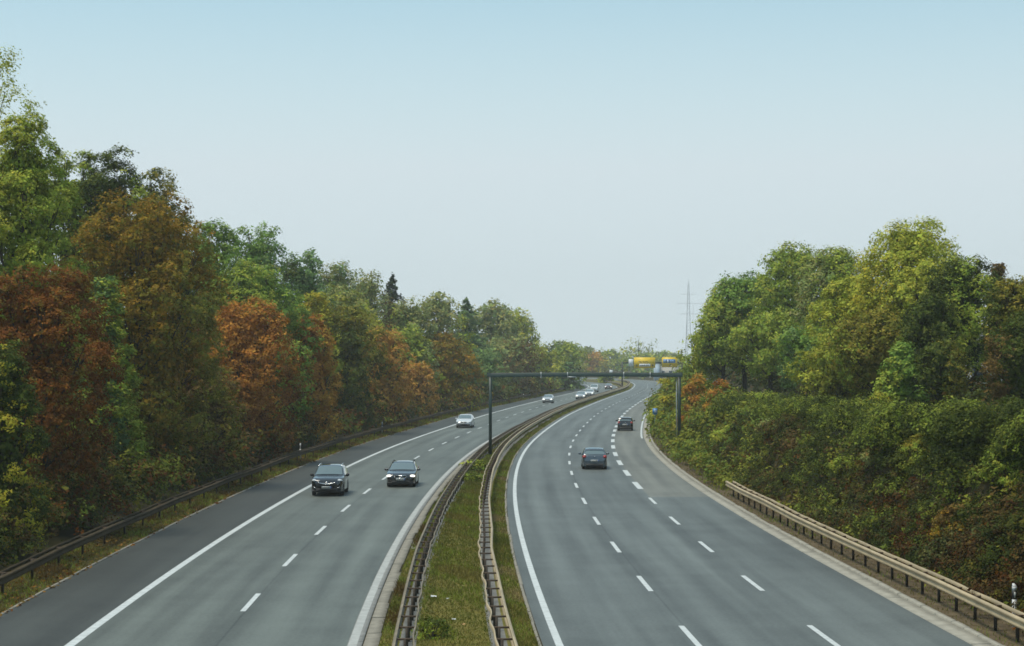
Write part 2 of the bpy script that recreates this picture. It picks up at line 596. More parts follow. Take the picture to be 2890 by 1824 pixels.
def tree(name, label, X, Y, height, R, shape='oval', pal='green', n=9000, leaf=.24, seed=0, zb=None, cb=.06, gap=1.0, group=None, cat="tree", pal2=None, lobes=None, trunk=True, lean=0., sq=.85):
    """one tree: tapered trunk with limbs, crown of leaf clusters"""
    rng = np.random.default_rng(seed + 17)
    z0 = float(gz(X, Y)) if zb is None else zb
    root = thing(name, (X, Y, z0), label, cat, group)
    hb = height * cb
    hc = height - hb
    m = lobes or int(np.clip(18 + hc / R * 11, 20, 56))
    t = (np.arange(m) + rng.random(m)) / m
    t = t ** .9 * .95
    ang = np.arange(m) * 2.4 + rng.normal(0, .4, m)
    rl = R * rng.uniform(.26, .44, m) * (.72 + .28 * rad_fn(shape, t)) * gap ** .3
    rr = np.maximum(rad_fn(shape, t) * R * rng.uniform(.92, 1.18, m) - rl * .70, 0)
    z = hb + t * hc - rl * np.clip((t - .55) * 2.2, 0, .85)
    C = np.c_[np.cos(ang) * rr + lean * t * R, np.sin(ang) * rr, z]
    core_t = np.linspace(.1, .8, 5)
    mb = MB()
    P1 = PAL[pal]
    P2 = PAL[pal2] if pal2 else P1
    ph = rng.uniform(0, 6, 3)

    def pf(cc):
        k = len(cc)
        c = pick_cols(rng, P1, k)
        if pal2:
            s = np.sin(cc[:, 0] / R * 2.2 + ph[0]) + np.sin(cc[:, 1] / R * 2 + ph[1]) * .5 + (cc[:, 2] / height - .5) * -2.0
            sel = s + rng.normal(0, .4, k) > .25
            c[sel] = pick_cols(rng, P2, int(sel.sum()))
        return c
    add_lobes(mb, rng, C, rl, n, leaf, None, axis=np.array([0, 0, hb + hc * .45]), sq=(1, 1, sq), pal_fn=pf, sig=.95 * gap)
    if gap < 1.5:                                       # inner sprays fill the crown
        k = int(n * .22)
        tt = rng.uniform(.03, .84, k)
        an = rng.uniform(0, 6.28, k)
        ri = rad_fn(shape, tt) * R * np.sqrt(rng.uniform(.02, .36, k))
        P = np.c_[np.cos(an) * ri + lean * tt * R, np.sin(an) * ri, hb + tt * hc]
        N = np.c_[np.cos(an), np.sin(an), np.full(k, .3)] + rng.normal(size=(k, 3)) * .5
        col = pick_cols(rng, P1, k) * rng.uniform(.7, 1.2, (k, 1))
        mb.add(*leaf_quads(rng, P, N, leaf * 1.7, col))
    A = np.concatenate(mb.v)                            # bring the crown to its measured height and spread
    sxy = 1.12 * R / np.percentile(np.abs(A[:, 0] - lean * A[:, 2] / height * R), 96)
    sz = height / np.percentile(A[:, 2], 99.8)
    S = np.array([sxy, sxy, sz])
    mb.v = [v * S for v in mb.v]
    C = C * S
    mb.build("crown", M_leaf, root)
    if trunk:
        tb = MB()
        r0 = .018 * height + .05
        zz = np.linspace(-.3, height * .86, 7)
        bend = rng.normal(0, .03, 2) * R
        tp = np.c_[bend[0] * np.sin(zz / height * 3) + lean * zz / height * R, bend[1] * np.sin(zz / height * 3.5), zz]
        tb.tube(tp, r0 * (1 - zz.clip(0) / height) ** .8 + .02, 7)
        for i in range(0, m, 2):
            zs = max(.12 * height, C[i, 2] * .62)
            s0 = np.array([np.interp(zs, zz, tp[:, 0]), np.interp(zs, zz, tp[:, 1]), zs])
            mid = (s0 + C[i]) / 2 + np.array([0, 0, -.04 * height])
            q = np.linspace(0, 1, 5)[:, None]
            pts = (1 - q) ** 2 * s0 + 2 * q * (1 - q) * mid + q * q * C[i]
            tb.tube(pts, np.linspace(r0 * .38, .025, 5), 5)
            for _ in range(3):
                e = C[i] + rng.normal(size=3).clip(-1, 1) * rl[i] * .38 + np.array([0, 0, rl[i] * .3])
                tb.tube([pts[3], (pts[3] + e) / 2 + rng.normal(size=3) * .08, e], [.035, .025, .012], 4, False)
        tb.build("trunk", M_bark, root, smooth=True)
    return root


def conifer(name, label, X, Y, height, R, pal='spruce', n=5000, leaf=.3, seed=0, group=None, zb=None):
    rng = np.random.default_rng(seed + 5)
    z0 = float(gz(X, Y)) if zb is None else zb
    root = thing(name, (X, Y, z0), label, "tree", group)
    mb = MB()
    tiers = max(10, int(height / .6))
    P, N, B = [], [], []
    tb = MB()
    tb.tube([(0, 0, -.3), (0, 0, height * .5), (0, 0, height)], [.014 * height, .009 * height, .015], 6)
    per = max(8, n // tiers)
    for i in range(tiers):
        f = (i + .5) / tiers
        z = height * (.08 + .92 * f)
        r = R * (1 - f) ** .78 + .12
        nb = 6
        for b in range(nb):
            a = b / nb * 6.283 + i * 1.1 + rng.normal(0, .25)
            rb = r * rng.uniform(.5, 1.28)
            zj = z + rng.normal(0, .4)
            k = max(2, int(per / nb * (rb / R + .25)))
            s = rng.uniform(.12, 1, k)
            side = rng.normal(0, .16, k) * rb * (1.15 - s * .6)
            P.append(np.c_[np.cos(a) * rb * s - np.sin(a) * side, np.sin(a) * rb * s + np.cos(a) * side, zj - .28 * rb * s + .10 * rb * s * s + rng.normal(0, .16, k)])
            N.append(np.c_[np.cos(a) * .3 + rng.normal(0, .3, k), np.sin(a) * .3 + rng.normal(0, .3, k), np.ones(k)])
            if i % 2 == 0:
                tb.tube([(0, 0, z), (np.cos(a) * rb * .9, np.sin(a) * rb * .9, z - .2 * rb)], [.03, .01], 4, False)
    P, N = np.concatenate(P), np.concatenate(N)
    col = pick_cols(rng, PAL[pal], len(P)) * rng.uniform(.7, 1.3, (len(P), 1))
    mb.add(*leaf_quads(rng, P, N, leaf, col))
    mb.build("crown", M_leaf, root)
    tb.build("trunk", M_bark, root)
    return root


def shrub(name, label, X, Y, h, R, pal, n=2500, leaf=.2, seed=0, pal2=None, group=None, zb=None, cat="shrub"):
    rng = np.random.default_rng(seed + 99)
    z0 = float(gz(X, Y)) if zb is None else zb
    root = thing(name, (X, Y, z0), label, cat, group)
    m = 12
    t = rng.random(m) * .75
    a = np.arange(m) * 2.4
    rl = R * rng.uniform(.3, .48, m)
    rr = np.maximum(rad_fn('dome', t) * R - rl * .8, 0)
    C = np.c_[np.cos(a) * rr, np.sin(a) * rr, np.maximum(t * h, rl * .5)]
    C[0] = (0, 0, h - rl[0] * .7)
    mb = MB()
    P1, P2 = PAL[pal], PAL[pal2 or pal]
    add_lobes(mb, rng, C, rl, n, leaf, P1, axis=np.array([0, 0, 0]), sq=(1, 1, .8),
              pal_fn=lambda cc: np.where((cc[:, 2] / h + rng.normal(0, .2, len(cc)) > .55)[:, None], pick_cols(rng, P1, len(cc)), pick_cols(rng, P2, len(cc))))
    mb.build("foliage", M_leaf, root)
    sb = MB()
    for i in range(0, m, 2):
        sb.tube([(0, 0, -.1), C[i] * .5 + np.array([0, 0, .1]), C[i]], [.03, .02, .01], 4, False)
    sb.build("stem", M_bark, root)
    return root

# ------------------------------------------------------------------ trees and shrubs
def solve_left(cx, off):
    k = (cx * 1.2 - CX) / F
    Y = np.arange(45, 640, .5)
    ok = np.nonzero(k * Y <= asphL(Y) - off)[0]
    y = Y[ok[0]]
    return k * y, y


def solve_right(cx, off):
    k = (cx * 1.2 - CX) / F
    Y = np.arange(40, 640, .5)
    ok = np.nonzero(k * Y >= gutR(Y) + off)[0]
    y = Y[ok[0]]
    return k * y, y


_seed = [0]


def put(side, name, label, cx, top, hw, off, shape='oval', pal='green', pal2=None, n=None, Y=None, gap=1.0, group=None, cb=.05, kind='tree', dens=1.0, R=None, lean=0.):
    """place a tree so that its crown spans cx +- hw and tops out at `top` (photo pixels / 1.2), off metres from the asphalt"""
    _seed[0] += 1
    if Y is not None:
        X = (cx * 1.2 - CX) * Y / F
    else:
        X, Y = (solve_left if side == 'L' else solve_right)(cx, off)
    R = R or hw * 1.2 * Y / F * 1.04
    z0 = float(gz(X, Y))
    h = max(H + (HY - top * 1.2) * Y / F - z0, .8)
    leaf = float(np.clip(.0011 * Y, .085, 1.2)) * (1.0 if kind == 'tree' else .85)
    area = (2 * R) * h
    if n is None:
        n = int(np.clip(area / leaf ** 2 * 6.5 * dens, 700, 120000))
    if kind == 'tree':
        return tree(name, label, X, Y, h, R, shape, pal, n, leaf, _seed[0], cb=cb, gap=gap, group=group, pal2=pal2, lean=lean)
    if kind == 'conifer':
        return conifer(name, label, X, Y, h, R, pal, int(n * .8), leaf * 1.2, _seed[0], group)
    return shrub(name, label, X, Y, h, R, pal, n, leaf, _seed[0], pal2, group)


GL = "woodland trees along the left verge"
T = lambda *a, **k: put('L', 'broadleaf_tree', *a, group=GL, **k)
T("tall thin-crowned tree at the left frame edge, leafy sprays above all neighbours", -42, 108, 128, 14, 'oval', 'lime', gap=1.7, dens=.24)
T("big full green tree at the left edge, just below the loose sprays", 52, 275, 122, 8.5, 'round', 'green', 'lime', dens=1.35)
T("dark green ragged tree rising left behind the big ochre tree", 250, 352, 88, 13, 'oval', 'dark', 'green', gap=1.15)
T("narrow green tree between the big left-edge tree and the dark ragged tree", 172, 362, 74, 15, 'oval', 'green', 'dark', gap=1.1)
T("gappy olive tree whose top shows right behind the ochre crown", 368, 398, 55, 15, 'oval', 'olive', 'dark', gap=1.35)
T("huge ochre brown autumn tree, widest crown of the left woods", 335, 457, 150, 6.5, 'oval', 'ochre', 'olive')
T("deep rust red tree at the left frame edge above the barrier", 88, 632, 140, 5.2, 'oval', 'rust')
T("pale green slim tree squeezed between rust red and ochre trees", 250, 655, 66, 6.2, 'cone', 'teal', 'green')
T("low dark bushy tree with yellow leaves in the lower left corner", 8, 805, 80, 3.8, 'dome', 'dark', 'yellow')
T("dark slim tree in the notch right of the ochre crown", 428, 508, 36, 12, 'oval', 'dark', 'olive', gap=1.2)
T("bright green tree with pointed twin tops, first right of the ochre tree", 498, 523, 72, 12, 'oval', 'bright')
T("bright green tree with a knobbly top, left of the bluish dark one", 610, 532, 66, 12.5, 'oval', 'bright', 'teal', gap=1.2)
T("smooth round bright green tree behind the flaming orange one", 592, 616, 112, 8, 'round', 'bright', 'green')
T("flaming orange maple-like tree with a spiked top beside the barrier", 578, 704, 100, 4.6, 'oval', 'orange', 'rust')
T("brown olive low tree at the left foot of the flaming orange one", 478, 850, 72, 4.4, 'oval', 'brown', 'olive')
T("bluish dark green tree, left of the brownish skyline tops", 712, 592, 60, 12, 'oval', 'teal', 'dark')
T("brownish green skyline tree, first right of the bluish dark tree", 788, 617, 55, 13, 'oval', 'muted', 'teal', gap=1.2)
T("thin brownish tree with sky gaps just left of the lone spruce", 862, 637, 50, 14, 'oval', 'muted', 'brown', gap=1.45)
T("soft pale green crown under the brownish skyline tops", 800, 672, 78, 9.5, 'round', 'lime', 'muted')
T("yellow green tree top above the narrow orange column tree", 738, 690, 58, 8, 'round', 'yellow', 'lime')
T("narrow column of orange red leaves between two green trees", 730, 742, 52, 3.6, 'column', 'orange', 'amber', dens=1.2)
T("dense dark olive tree right of the orange column", 815, 722, 74, 5, 'oval', 'olive', 'dark')
T("tan orange tree, middle of the three orange roadside trees", 897, 770, 60, 4.2, 'oval', 'tan', 'amber')
T("small tan orange tree leaning over the barrier beside the olive round one", 985, 852, 34, 3.6, 'oval', 'tan')
put('L', 'spruce_tree', "lone spruce silhouette pricking the skyline of the left woods", 922, 652, 82, 15, pal='spruce', kind='conifer', dens=2.2, group=GL)
T("mid green tree directly below the lone spruce", 955, 702, 58, 10, 'round', 'muted', 'green')
T("grey green rounded tree right of the lone spruce, left of the dark conifer", 1030, 690, 62, 11, 'round', 'muted', 'lime')
T("green crown peeping out between the tan and the olive yellow trees", 962, 765, 55, 7.5, 'round', 'green', 'muted')
put('L', 'spruce_tree', "dark conifer standing in the far middle of the left woods", 1098, 708, 90, 10, pal='teal', kind='conifer', dens=2.2, group=GL)
T("large olive yellow dome of a tree behind the white hatchback", 1038, 784, 76, 5, 'dome', 'ochre', 'lime')
T("grey green tall tree right of the dark conifer", 1160, 706, 55, 10, 'round', 'muted', 'green')
T("pale green tall tree, last high crown before the skyline drops", 1213, 727, 44, 9, 'oval', 'lime', 'muted')
T("thin brownish twiggy crown at the right shoulder of the left woods", 1240, 748, 20, 8, 'column', 'muted', 'tan', gap=1.5, dens=.6)
T("bluish green tree left of the green gantry post", 1132, 822, 52, 5, 'oval', 'teal', 'muted')
T("brown green tree right behind the green gantry post", 1192, 792, 58, 6, 'oval', 'muted', 'brown')
T("light green bushy tree above the left half of the gantry beam", 1268, 806, 48, 5, 'round', 'lime', 'green')
T("dark green rounded tree at the right end of the left woods", 1324, 801, 46, 5, 'round', 'green', 'dark', Y=480)
T("low dark tree hanging over the barrier where cars come out of the bend", 1330, 850, 34, 5, 'dome', 'dark', 'teal', Y=440)
GF = "far trees beyond the bend"
for lab, cx, top, hw, Y, shp, p, p2, g in [
    ("pale olive far tree left of the small orange far tree", 1380, 815, 24, 800, 'round', 'muted', 'lime', 1.0),
    ("small orange far tree above the bend", 1402, 826, 23, 790, 'round', 'amber', 'yellow', 1.0),
    ("rounded green far tree right of the orange far tree", 1438, 821, 30, 830, 'round', 'green', 'muted', 1.0),
    ("low green far tree behind the median gantry pole", 1466, 840, 28, 800, 'dome', 'green', 'teal', 1.0),
    ("tall sparse far tree with sky showing through, above the yellow sign", 1500, 789, 38, 860, 'round', 'lime', 'muted', 2.2),
    ("pale green far tree behind the large yellow sign", 1512, 826, 34, 820, 'dome', 'lime', 'green', 1.0),
    ("hazy green far tree between the two yellow signs", 1556, 824, 34, 830, 'round', 'green', 'muted', 1.0),
    ("hazy olive far tree above the smaller yellow sign", 1588, 828, 26, 800, 'round', 'muted', 'lime', 1.0),
]:
    put('F', 'broadleaf_tree', lab, cx, top, hw, 0, shp, p, p2, Y=Y, gap=g, group=GF, dens=.35 if g > 2 else 1.0)

GR = "trees on the right bank"
T = lambda *a, **k: put('R', 'broadleaf_tree', *a, group=GR, **{'cb': .3, **k})
T("first low green tree above the right gantry corner", 1654, 775, 44, 6.5, 'round', 'lime', 'green')
T("bushy green tree at the left end of the right bank", 1700, 700, 50, 8.5, 'oval', 'green', 'lime', gap=1.15)
T("full light green tree, second from the left on the right bank", 1752, 642, 78, 11, 'oval', 'bright', 'lime')
T("deep green tree filling the gap under the two tall twin crowns", 1812, 735, 78, 12.5, 'round', 'green', 'dark')
T("left one of two tall twin crowns on the right bank", 1868, 571, 74, 15.5, 'oval', 'green', 'lime', gap=1.25)
T("right one of two tall twin crowns, greyer green", 1965, 582, 72, 15.5, 'oval', 'muted', 'green', gap=1.25)
T("small pale green tree standing before the tall twin crowns", 1902, 765, 58, 11.5, 'oval', 'bright', 'teal')
T("wide yellow green tree in front of the tallest right tree", 2015, 650, 92, 13.0, 'round', 'lime', 'green')
T("tallest right bank tree with a thin yellowish top", 2142, 516, 100, 16.0, 'oval', 'lime', 'yellow', gap=1.35, dens=.9)
T("olive green low crown below the tallest right tree", 2065, 725, 92, 12.5, 'round', 'olive', 'green')
T("young pale green tree rising in front of the dark gap on the right", 2122, 805, 48, 11.0, 'cone', 'bright', 'green')
T("yellow flecked green tree low on the bank above the dark hedge", 1955, 808, 72, 11.3, 'round', 'lime', 'olive')
T("broad olive crown filling in under the tallest tree's right side", 2178, 612, 84, 16, 'round', 'lime', 'olive')
T("dark full crown in front of the broad olive one", 2192, 690, 58, 14, 'round', 'dark', 'green')
T("dark leaved tree right of the tallest right tree", 2262, 604, 70, 16.5, 'oval', 'dark', 'green', gap=1.2)
T("brownish pointed tree top poking up near the right edge", 2346, 621, 30, 22.5, 'cone', 'brown', 'dark')
T("olive tree at the right frame edge, right of the brownish pointed top", 2392, 652, 66, 17.0, 'oval', 'olive', 'dark')
T("spreading very dark tree at the right frame edge over the hedge", 2412, 735, 78, 14.0, 'round', 'dark', 'brown')
T("shadowy dark tree beside the pale house wall", 2215, 800, 50, 13.0, 'round', 'dark', 'olive')

GS = "shrubs on the right bank"
S = lambda lab, cx, top, hw, off, pal, pal2=None, **k: put('R', 'shrub', lab, cx, top, hw, off, pal=pal, pal2=pal2, kind='shrub', group=GS, dens=1.3, **k)
S("yellow green dome shaped bush topping the hedge", 2068, 930, 56, 6.3, 'yellow', 'lime')
S("bright orange bush right of the gantry post", 1640, 886, 46, 3.8, 'amber', 'orange')
S("second orange bush, nearer to the dark hedge", 1694, 897, 36, 4.6, 'orange', 'amber')
S("yellowish bush hugging the exit lane kerb by the blue sign", 1562, 892, 30, 2.0, 'yellow', 'lime')
S("tall olive bush left of the right gantry post", 1578, 900, 34, 3.2, 'lime', 'olive')
S("dark green bush at the left end of the hedge top", 1790, 925, 58, 6.3, 'green', 'dark')
S("leafy green bush left of the yellow green dome", 1900, 936, 66, 6.3, 'green', 'lime')
S("dark green bush tucked against the yellow green dome's left side", 1985, 945, 52, 6.0, 'dark', 'green')
S("deep green bush right of the yellow green dome", 2165, 952, 62, 6.1, 'green', 'dark')
S("broad dark bush with light shoots on top of the hedge", 2275, 944, 66, 6.1, 'green', 'dark')
S("dark bush at the right frame edge of the hedge", 2380, 938, 62, 6.1, 'dark', 'green')
S("grey brown withered bush halfway up the bank", 1835, 1000, 56, 4.5, 'muted', 'brown')
S("light green drooping bush behind the end of the right barrier", 1640, 1005, 58, 4.0, 'lime', 'green')
S("soft green bush above the barrier's first metres", 1730, 1020, 52, 3.9, 'green', 'lime')
S("fresh green creeper clump reaching down to the barrier", 2005, 1100, 56, 4.0, 'green', 'lime')
S("brown dying bush in the middle of the bank", 2090, 1050, 58, 4.4, 'brown', 'muted')
S("brown bracken patch low on the bank near the reflector post", 2255, 1185, 60, 3.4, 'brown', 'ochre')
S("dark ivy covered mound at the right frame edge", 2380, 1050, 70, 4.6, 'dark', 'green')
S("olive trailing bush right of the brown dying one", 2180, 1030, 62, 4.8, 'olive', 'green')

# masses nobody could count
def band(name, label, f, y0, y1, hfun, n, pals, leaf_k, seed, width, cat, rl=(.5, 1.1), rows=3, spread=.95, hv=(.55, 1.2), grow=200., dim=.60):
    rng = np.random.default_rng(seed)
    L = []
    y = y0
    while y < y1:
        step = np.clip(.011 * y, .8, 6) * max(1.0, rl[0] * 1.3)
        for r in range(rows):
            yy = y + rng.uniform(0, step)
            h = hfun(yy) * rng.uniform(*hv)
            rad = rng.uniform(*rl) * np.clip(.6 + yy / grow, .8, 2.0)
            xx = f(yy) + rng.uniform(*width)
            g = float(gz(xx, yy))
            L.append((xx, yy, g + max(h - rad, rad * .4), rad))
            if h > rad * 2.2:
                L.append((xx + rng.normal(0, .3), yy, g + h * .45, rad * 1.1))
                L.append((xx + rng.normal(0, .3), yy, g + rad * .5, rad))
        y += step
    L = np.array(L)
    w = L[:, 3] ** 2 / L[:, 1] ** 1.6
    mb = MB()
    # pick more clusters for nearer lobes, leaves grow with distance
    cl = 10
    li = rng.choice(len(L), n // cl, p=w / w.sum())
    d = rng.normal(size=(len(li), 3))
    d[:, 2] = np.abs(d[:, 2]) * .8 + .05 * d[:, 2]
    d /= np.linalg.norm(d, axis=1)[:, None]
    cc = L[li, :3] + d * (L[li, 3] * rng.uniform(.84, 1.06, len(li)))[:, None] * np.array([1, 1, .85])
    lf = np.clip(leaf_k * L[li, 1], .09, 1.4)
    allp = [np.array(PAL[p]) for p in pals]
    q = np.sin(cc[:, 1] * .31 + seed) + np.sin(cc[:, 1] * .83 + cc[:, 2] * 1.3 + seed * 2) + np.sin(cc[:, 0] * .9 + cc[:, 1] * .13) + rng.normal(0, .5, len(cc))
    ix = np.clip(((q + 2.6) / 5.2 * len(allp)).astype(int), 0, len(allp) - 1)
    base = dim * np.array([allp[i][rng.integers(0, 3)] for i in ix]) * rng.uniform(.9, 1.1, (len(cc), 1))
    ci = np.repeat(np.arange(len(cc)), cl)
    P = cc[ci] + rng.normal(size=(len(ci), 3)) * lf[ci][:, None] * spread
    gg = gz(P[:, 0], P[:, 1])
    P[:, 2] = np.maximum(P[:, 2], gg + .04)
    N = d[ci] * 1.0 + np.array([0, 0, .5]) + rng.normal(size=(len(ci), 3)) * .38
    mb.add(*leaf_quads(rng, P, N, lf[ci], base[ci] * rng.uniform(.9, 1.1, (len(ci), 1))))
    o = mb.build(name, M_leaf)
    return tag(o, label, cat, kind="stuff")


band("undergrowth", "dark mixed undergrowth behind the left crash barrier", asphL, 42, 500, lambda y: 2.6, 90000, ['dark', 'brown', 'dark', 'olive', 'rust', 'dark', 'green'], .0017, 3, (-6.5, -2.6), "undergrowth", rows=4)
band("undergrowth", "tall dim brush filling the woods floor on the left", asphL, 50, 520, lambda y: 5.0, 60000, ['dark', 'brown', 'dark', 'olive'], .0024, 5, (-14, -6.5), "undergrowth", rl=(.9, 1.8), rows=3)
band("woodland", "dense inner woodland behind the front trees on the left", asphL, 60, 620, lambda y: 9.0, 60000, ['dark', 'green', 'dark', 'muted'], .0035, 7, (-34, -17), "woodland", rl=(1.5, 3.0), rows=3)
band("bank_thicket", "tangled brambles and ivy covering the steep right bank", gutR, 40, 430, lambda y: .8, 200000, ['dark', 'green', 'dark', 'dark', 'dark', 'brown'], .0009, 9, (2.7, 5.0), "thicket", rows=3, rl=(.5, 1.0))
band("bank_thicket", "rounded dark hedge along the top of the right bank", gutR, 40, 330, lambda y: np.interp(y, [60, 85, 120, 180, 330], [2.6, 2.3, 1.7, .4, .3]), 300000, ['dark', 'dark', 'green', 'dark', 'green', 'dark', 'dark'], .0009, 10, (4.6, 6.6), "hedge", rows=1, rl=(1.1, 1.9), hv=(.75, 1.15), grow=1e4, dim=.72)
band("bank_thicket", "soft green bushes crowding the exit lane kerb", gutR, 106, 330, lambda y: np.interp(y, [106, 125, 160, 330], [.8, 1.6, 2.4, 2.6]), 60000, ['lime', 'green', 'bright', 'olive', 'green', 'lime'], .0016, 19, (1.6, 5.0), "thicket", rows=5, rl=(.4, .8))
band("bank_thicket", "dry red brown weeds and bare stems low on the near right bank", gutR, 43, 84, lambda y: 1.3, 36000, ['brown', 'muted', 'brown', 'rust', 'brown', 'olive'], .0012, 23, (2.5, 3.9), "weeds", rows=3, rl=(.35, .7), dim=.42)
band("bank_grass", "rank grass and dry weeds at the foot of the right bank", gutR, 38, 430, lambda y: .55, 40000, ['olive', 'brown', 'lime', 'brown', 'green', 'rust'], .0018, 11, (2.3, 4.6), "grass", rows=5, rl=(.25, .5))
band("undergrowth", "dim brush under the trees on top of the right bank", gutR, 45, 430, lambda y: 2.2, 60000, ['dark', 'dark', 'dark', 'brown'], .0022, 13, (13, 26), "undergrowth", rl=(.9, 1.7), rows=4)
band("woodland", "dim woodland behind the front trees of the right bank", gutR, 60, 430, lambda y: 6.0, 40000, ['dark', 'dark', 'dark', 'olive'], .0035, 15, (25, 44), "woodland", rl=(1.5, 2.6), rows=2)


def far_mass(name, label, pts, n, pals, leaf, seed):
    rng = np.random.default_rng(seed)
    mb = MB()
    C = np.array([p[:3] for p in pts], float)
    R = np.array([p[3] for p in pts], float)
    allp = np.concatenate([PAL[p] for p in pals])
    add_lobes(mb, rng, C, R, n, leaf, allp, sq=(1, 1, .9), cl=9)
    return tag(mb.build(name, M_leaf), label, "woodland", kind="stuff")


_r = np.random.default_rng(4)
pts = []
for x in np.arange(-130, 260, 5.0):
    yy = 900 + _r.uniform(-30, 60)
    hh = 9.5 + 2.5 * math.sin(x * .05) + _r.uniform(-1.5, 2)
    for zf in (.3, .75):
        pts.append((x, yy, hh * zf, hh * .42))
for x in np.arange(44, 150, 3.0):
    yy = 660 + (x - 44) * .8 + _r.uniform(-12, 30)
    hh = 3.6 + _r.uniform(-.8, 1.2) + max(0, x - 62) * .10
    pts.append((x, yy, hh * .5, hh * .6))
far_mass("woodland", "hazy belt of woods closing the view beyond the bend", pts, 26000, ['green', 'muted', 'lime', 'teal'], 1.35, 21)
S2 = lambda lab, X, Y, h, R, p, p2, n, lf, sd, **k: shrub("shrub", lab, X, Y, h, R, p, n, lf, sd, p2, **k)
S2("far round bush on the widening median beside the white board", 29.5, 568, 2.6, 2.2, 'dark', 'green', 900, .6, 71, zb=0)
S2("low leafy weed clump in the median at the gantry post foot", -2.5, 123, .75, .85, 'green', 'dark', 1100, .14, 72, zb=0)
S2("dark weed clump just nearer than the one at the gantry post foot", -2.5, 114.5, .55, .7, 'dark', 'green', 900, .14, 73, zb=0)
S2("leafy weed clump between the median barriers at the bottom frame edge", -2.2, 50.2, .5, .55, 'dark', 'green', 900, .07, 74, zb=0)

# grass blades and fallen leaves
def blades(name, label, f0, f1, y0, y1, n, pals, hgt, seed, z=0.0, patch=1.0):
    rng = np.random.default_rng(seed)
    u = rng.random(n)
    Y = y0 * (y1 / y0) ** (u ** 1.0)                       # denser close by
    t = rng.random(n)
    X = f0(Y) + (f1(Y) - f0(Y)) * t
    k = np.clip(Y / 60, .8, 5)
    pn = np.sin(X * 2.1 + Y * .37) + np.sin(Y * .9 + X * 1.3 + 2) + np.sin(Y * .23 + seed) + rng.normal(0, .5, n)
    h = hgt * rng.uniform(.4, 1.4, n) * (1 + .3 * np.clip(pn, -1, 2)) * np.sqrt(k)
    w = .014 * k * rng.uniform(.7, 1.4, n)
    a = rng.uniform(0, 6.28, n)
    le = rng.normal(0, .45, (n, 2)) * h[:, None]
    V = np.stack([np.c_[X - np.cos(a) * w, Y - np.sin(a) * w, np.full(n, z)], np.c_[X + np.cos(a) * w, Y + np.sin(a) * w, np.full(n, z)], np.c_[X + le[:, 0], Y + le[:, 1], z + h]], 1)
    allp = .68 * np.array([PAL[p][0] for p in pals])
    ix = np.clip(((pn + 2.4) / 4.8 * len(pals)).astype(int), 0, len(pals) - 1)
    col = allp[ix] * rng.uniform(.7, 1.3, (n, 1))
    mb = MB()
    mb.add(V.reshape(-1, 3), np.arange(n * 3).reshape(-1, 3), np.repeat(col, 3, 0))
    return tag(mb.build(name, M_leaf), label, "grass", kind="stuff")


PAL['turf'] = [(.20, .225, .040)]
PAL['dryturf'] = [(.29, .25, .06)]
PAL['straw'] = [(.38, .29, .13)]
blades("grass", "short mixed turf between the two median barriers", lambda Y: gutL(Y) + 1.75, lambda Y: edgeR(Y) - 1.8, 44, 420, 70000, ['turf', 'dryturf', 'turf', 'green', 'dryturf'], .085, 31)
blades("grass", "grass strip between concrete gutter and left median barrier", lambda Y: gutL(Y) + .86, lambda Y: gutL(Y) + 1.4, 44, 420, 26000, ['dryturf', 'green', 'turf', 'brown'], .09, 33)
blades("grass", "patchy grass strip right of the right median barrier", lambda Y: edgeR(Y) - 1.3, lambda Y: edgeR(Y) - .58, 44, 480, 36000, ['straw', 'turf', 'green', 'dryturf', 'turf'], .085, 35)
blades("grass", "grass verge under the left crash barrier", lambda Y: asphL(Y) - 2.4, lambda Y: asphL(Y) - .16, 44, 480, 46000, ['brown', 'turf', 'dryturf', 'green', 'brown'], .09, 37)
blades("grass", "scant weeds on the dusty right verge", lambda Y: gutR(Y) + .8, lambda Y: gutR(Y) + 2.5, 42, 330, 6000, ['straw', 'turf', 'dryturf', 'green'], .08, 39)


def litter_leaves(name, label, f0, f1, n, seed):
    rng = np.random.default_rng(seed)
    Y = 44 * (220 / 44) ** rng.random(n)
    X = f0(Y) + (f1(Y) - f0(Y)) * rng.random(n)
    P = np.c_[X, Y, np.full(n, .03)]
    N = np.array([0, 0, 1.]) + rng.normal(size=(n, 3)) * .3
    col = np.array(PAL['rust'] + PAL['tan'] + PAL['ochre'])[rng.integers(0, 10, n)] * .5
    mb = MB()
    mb.add(*leaf_quads(rng, P, N, .09 + Y / 1500, col))
    return tag(mb.build(name, M_leaf), label, "leaves", kind="stuff")


litter_leaves("fallen_leaves", "brown autumn leaves fallen along the left verge", lambda Y: asphL(Y) - 2.2, lambda Y: asphL(Y) + .1, 3500, 41)

# ------------------------------------------------------------------ crash barriers
M_rail = mat("weathered_rail", (.45, .355, .215), .55, metal=.25, var=.22, scale=.8, detail=8)
M_rail_dark = mat("rusty_rail", (.20, .165, .11), .65, metal=.2, var=.3, scale=1.2, detail=8)
M_rail_left = mat("mossy_rail", (.066, .048, .026), .85, spec=.15, var=.3, scale=1.1, detail=8)
M_post = mat("barrier_post", (.045, .036, .026), .7, metal=.3, var=.3, scale=4)
M_arm = mat("barrier_spacer", (.095, .065, .042), .7, metal=.3, var=.3, scale=4)
M_gravel = mat("barrier_gravel", (.110, .108, .098), .9, col2=(.20, .195, .175), scale=3.5, detail=9, bump=.6)
PROF = np.array([(0, .755), (.045, .745), (.08, .715), (.08, .675), (.03, .625), (.03, .585), (.08, .535), (.08, .495), (.045, .465), (0, .455)])
PROF = np.r_[PROF, (PROF - np.array([.012, 0]))[::-1]]


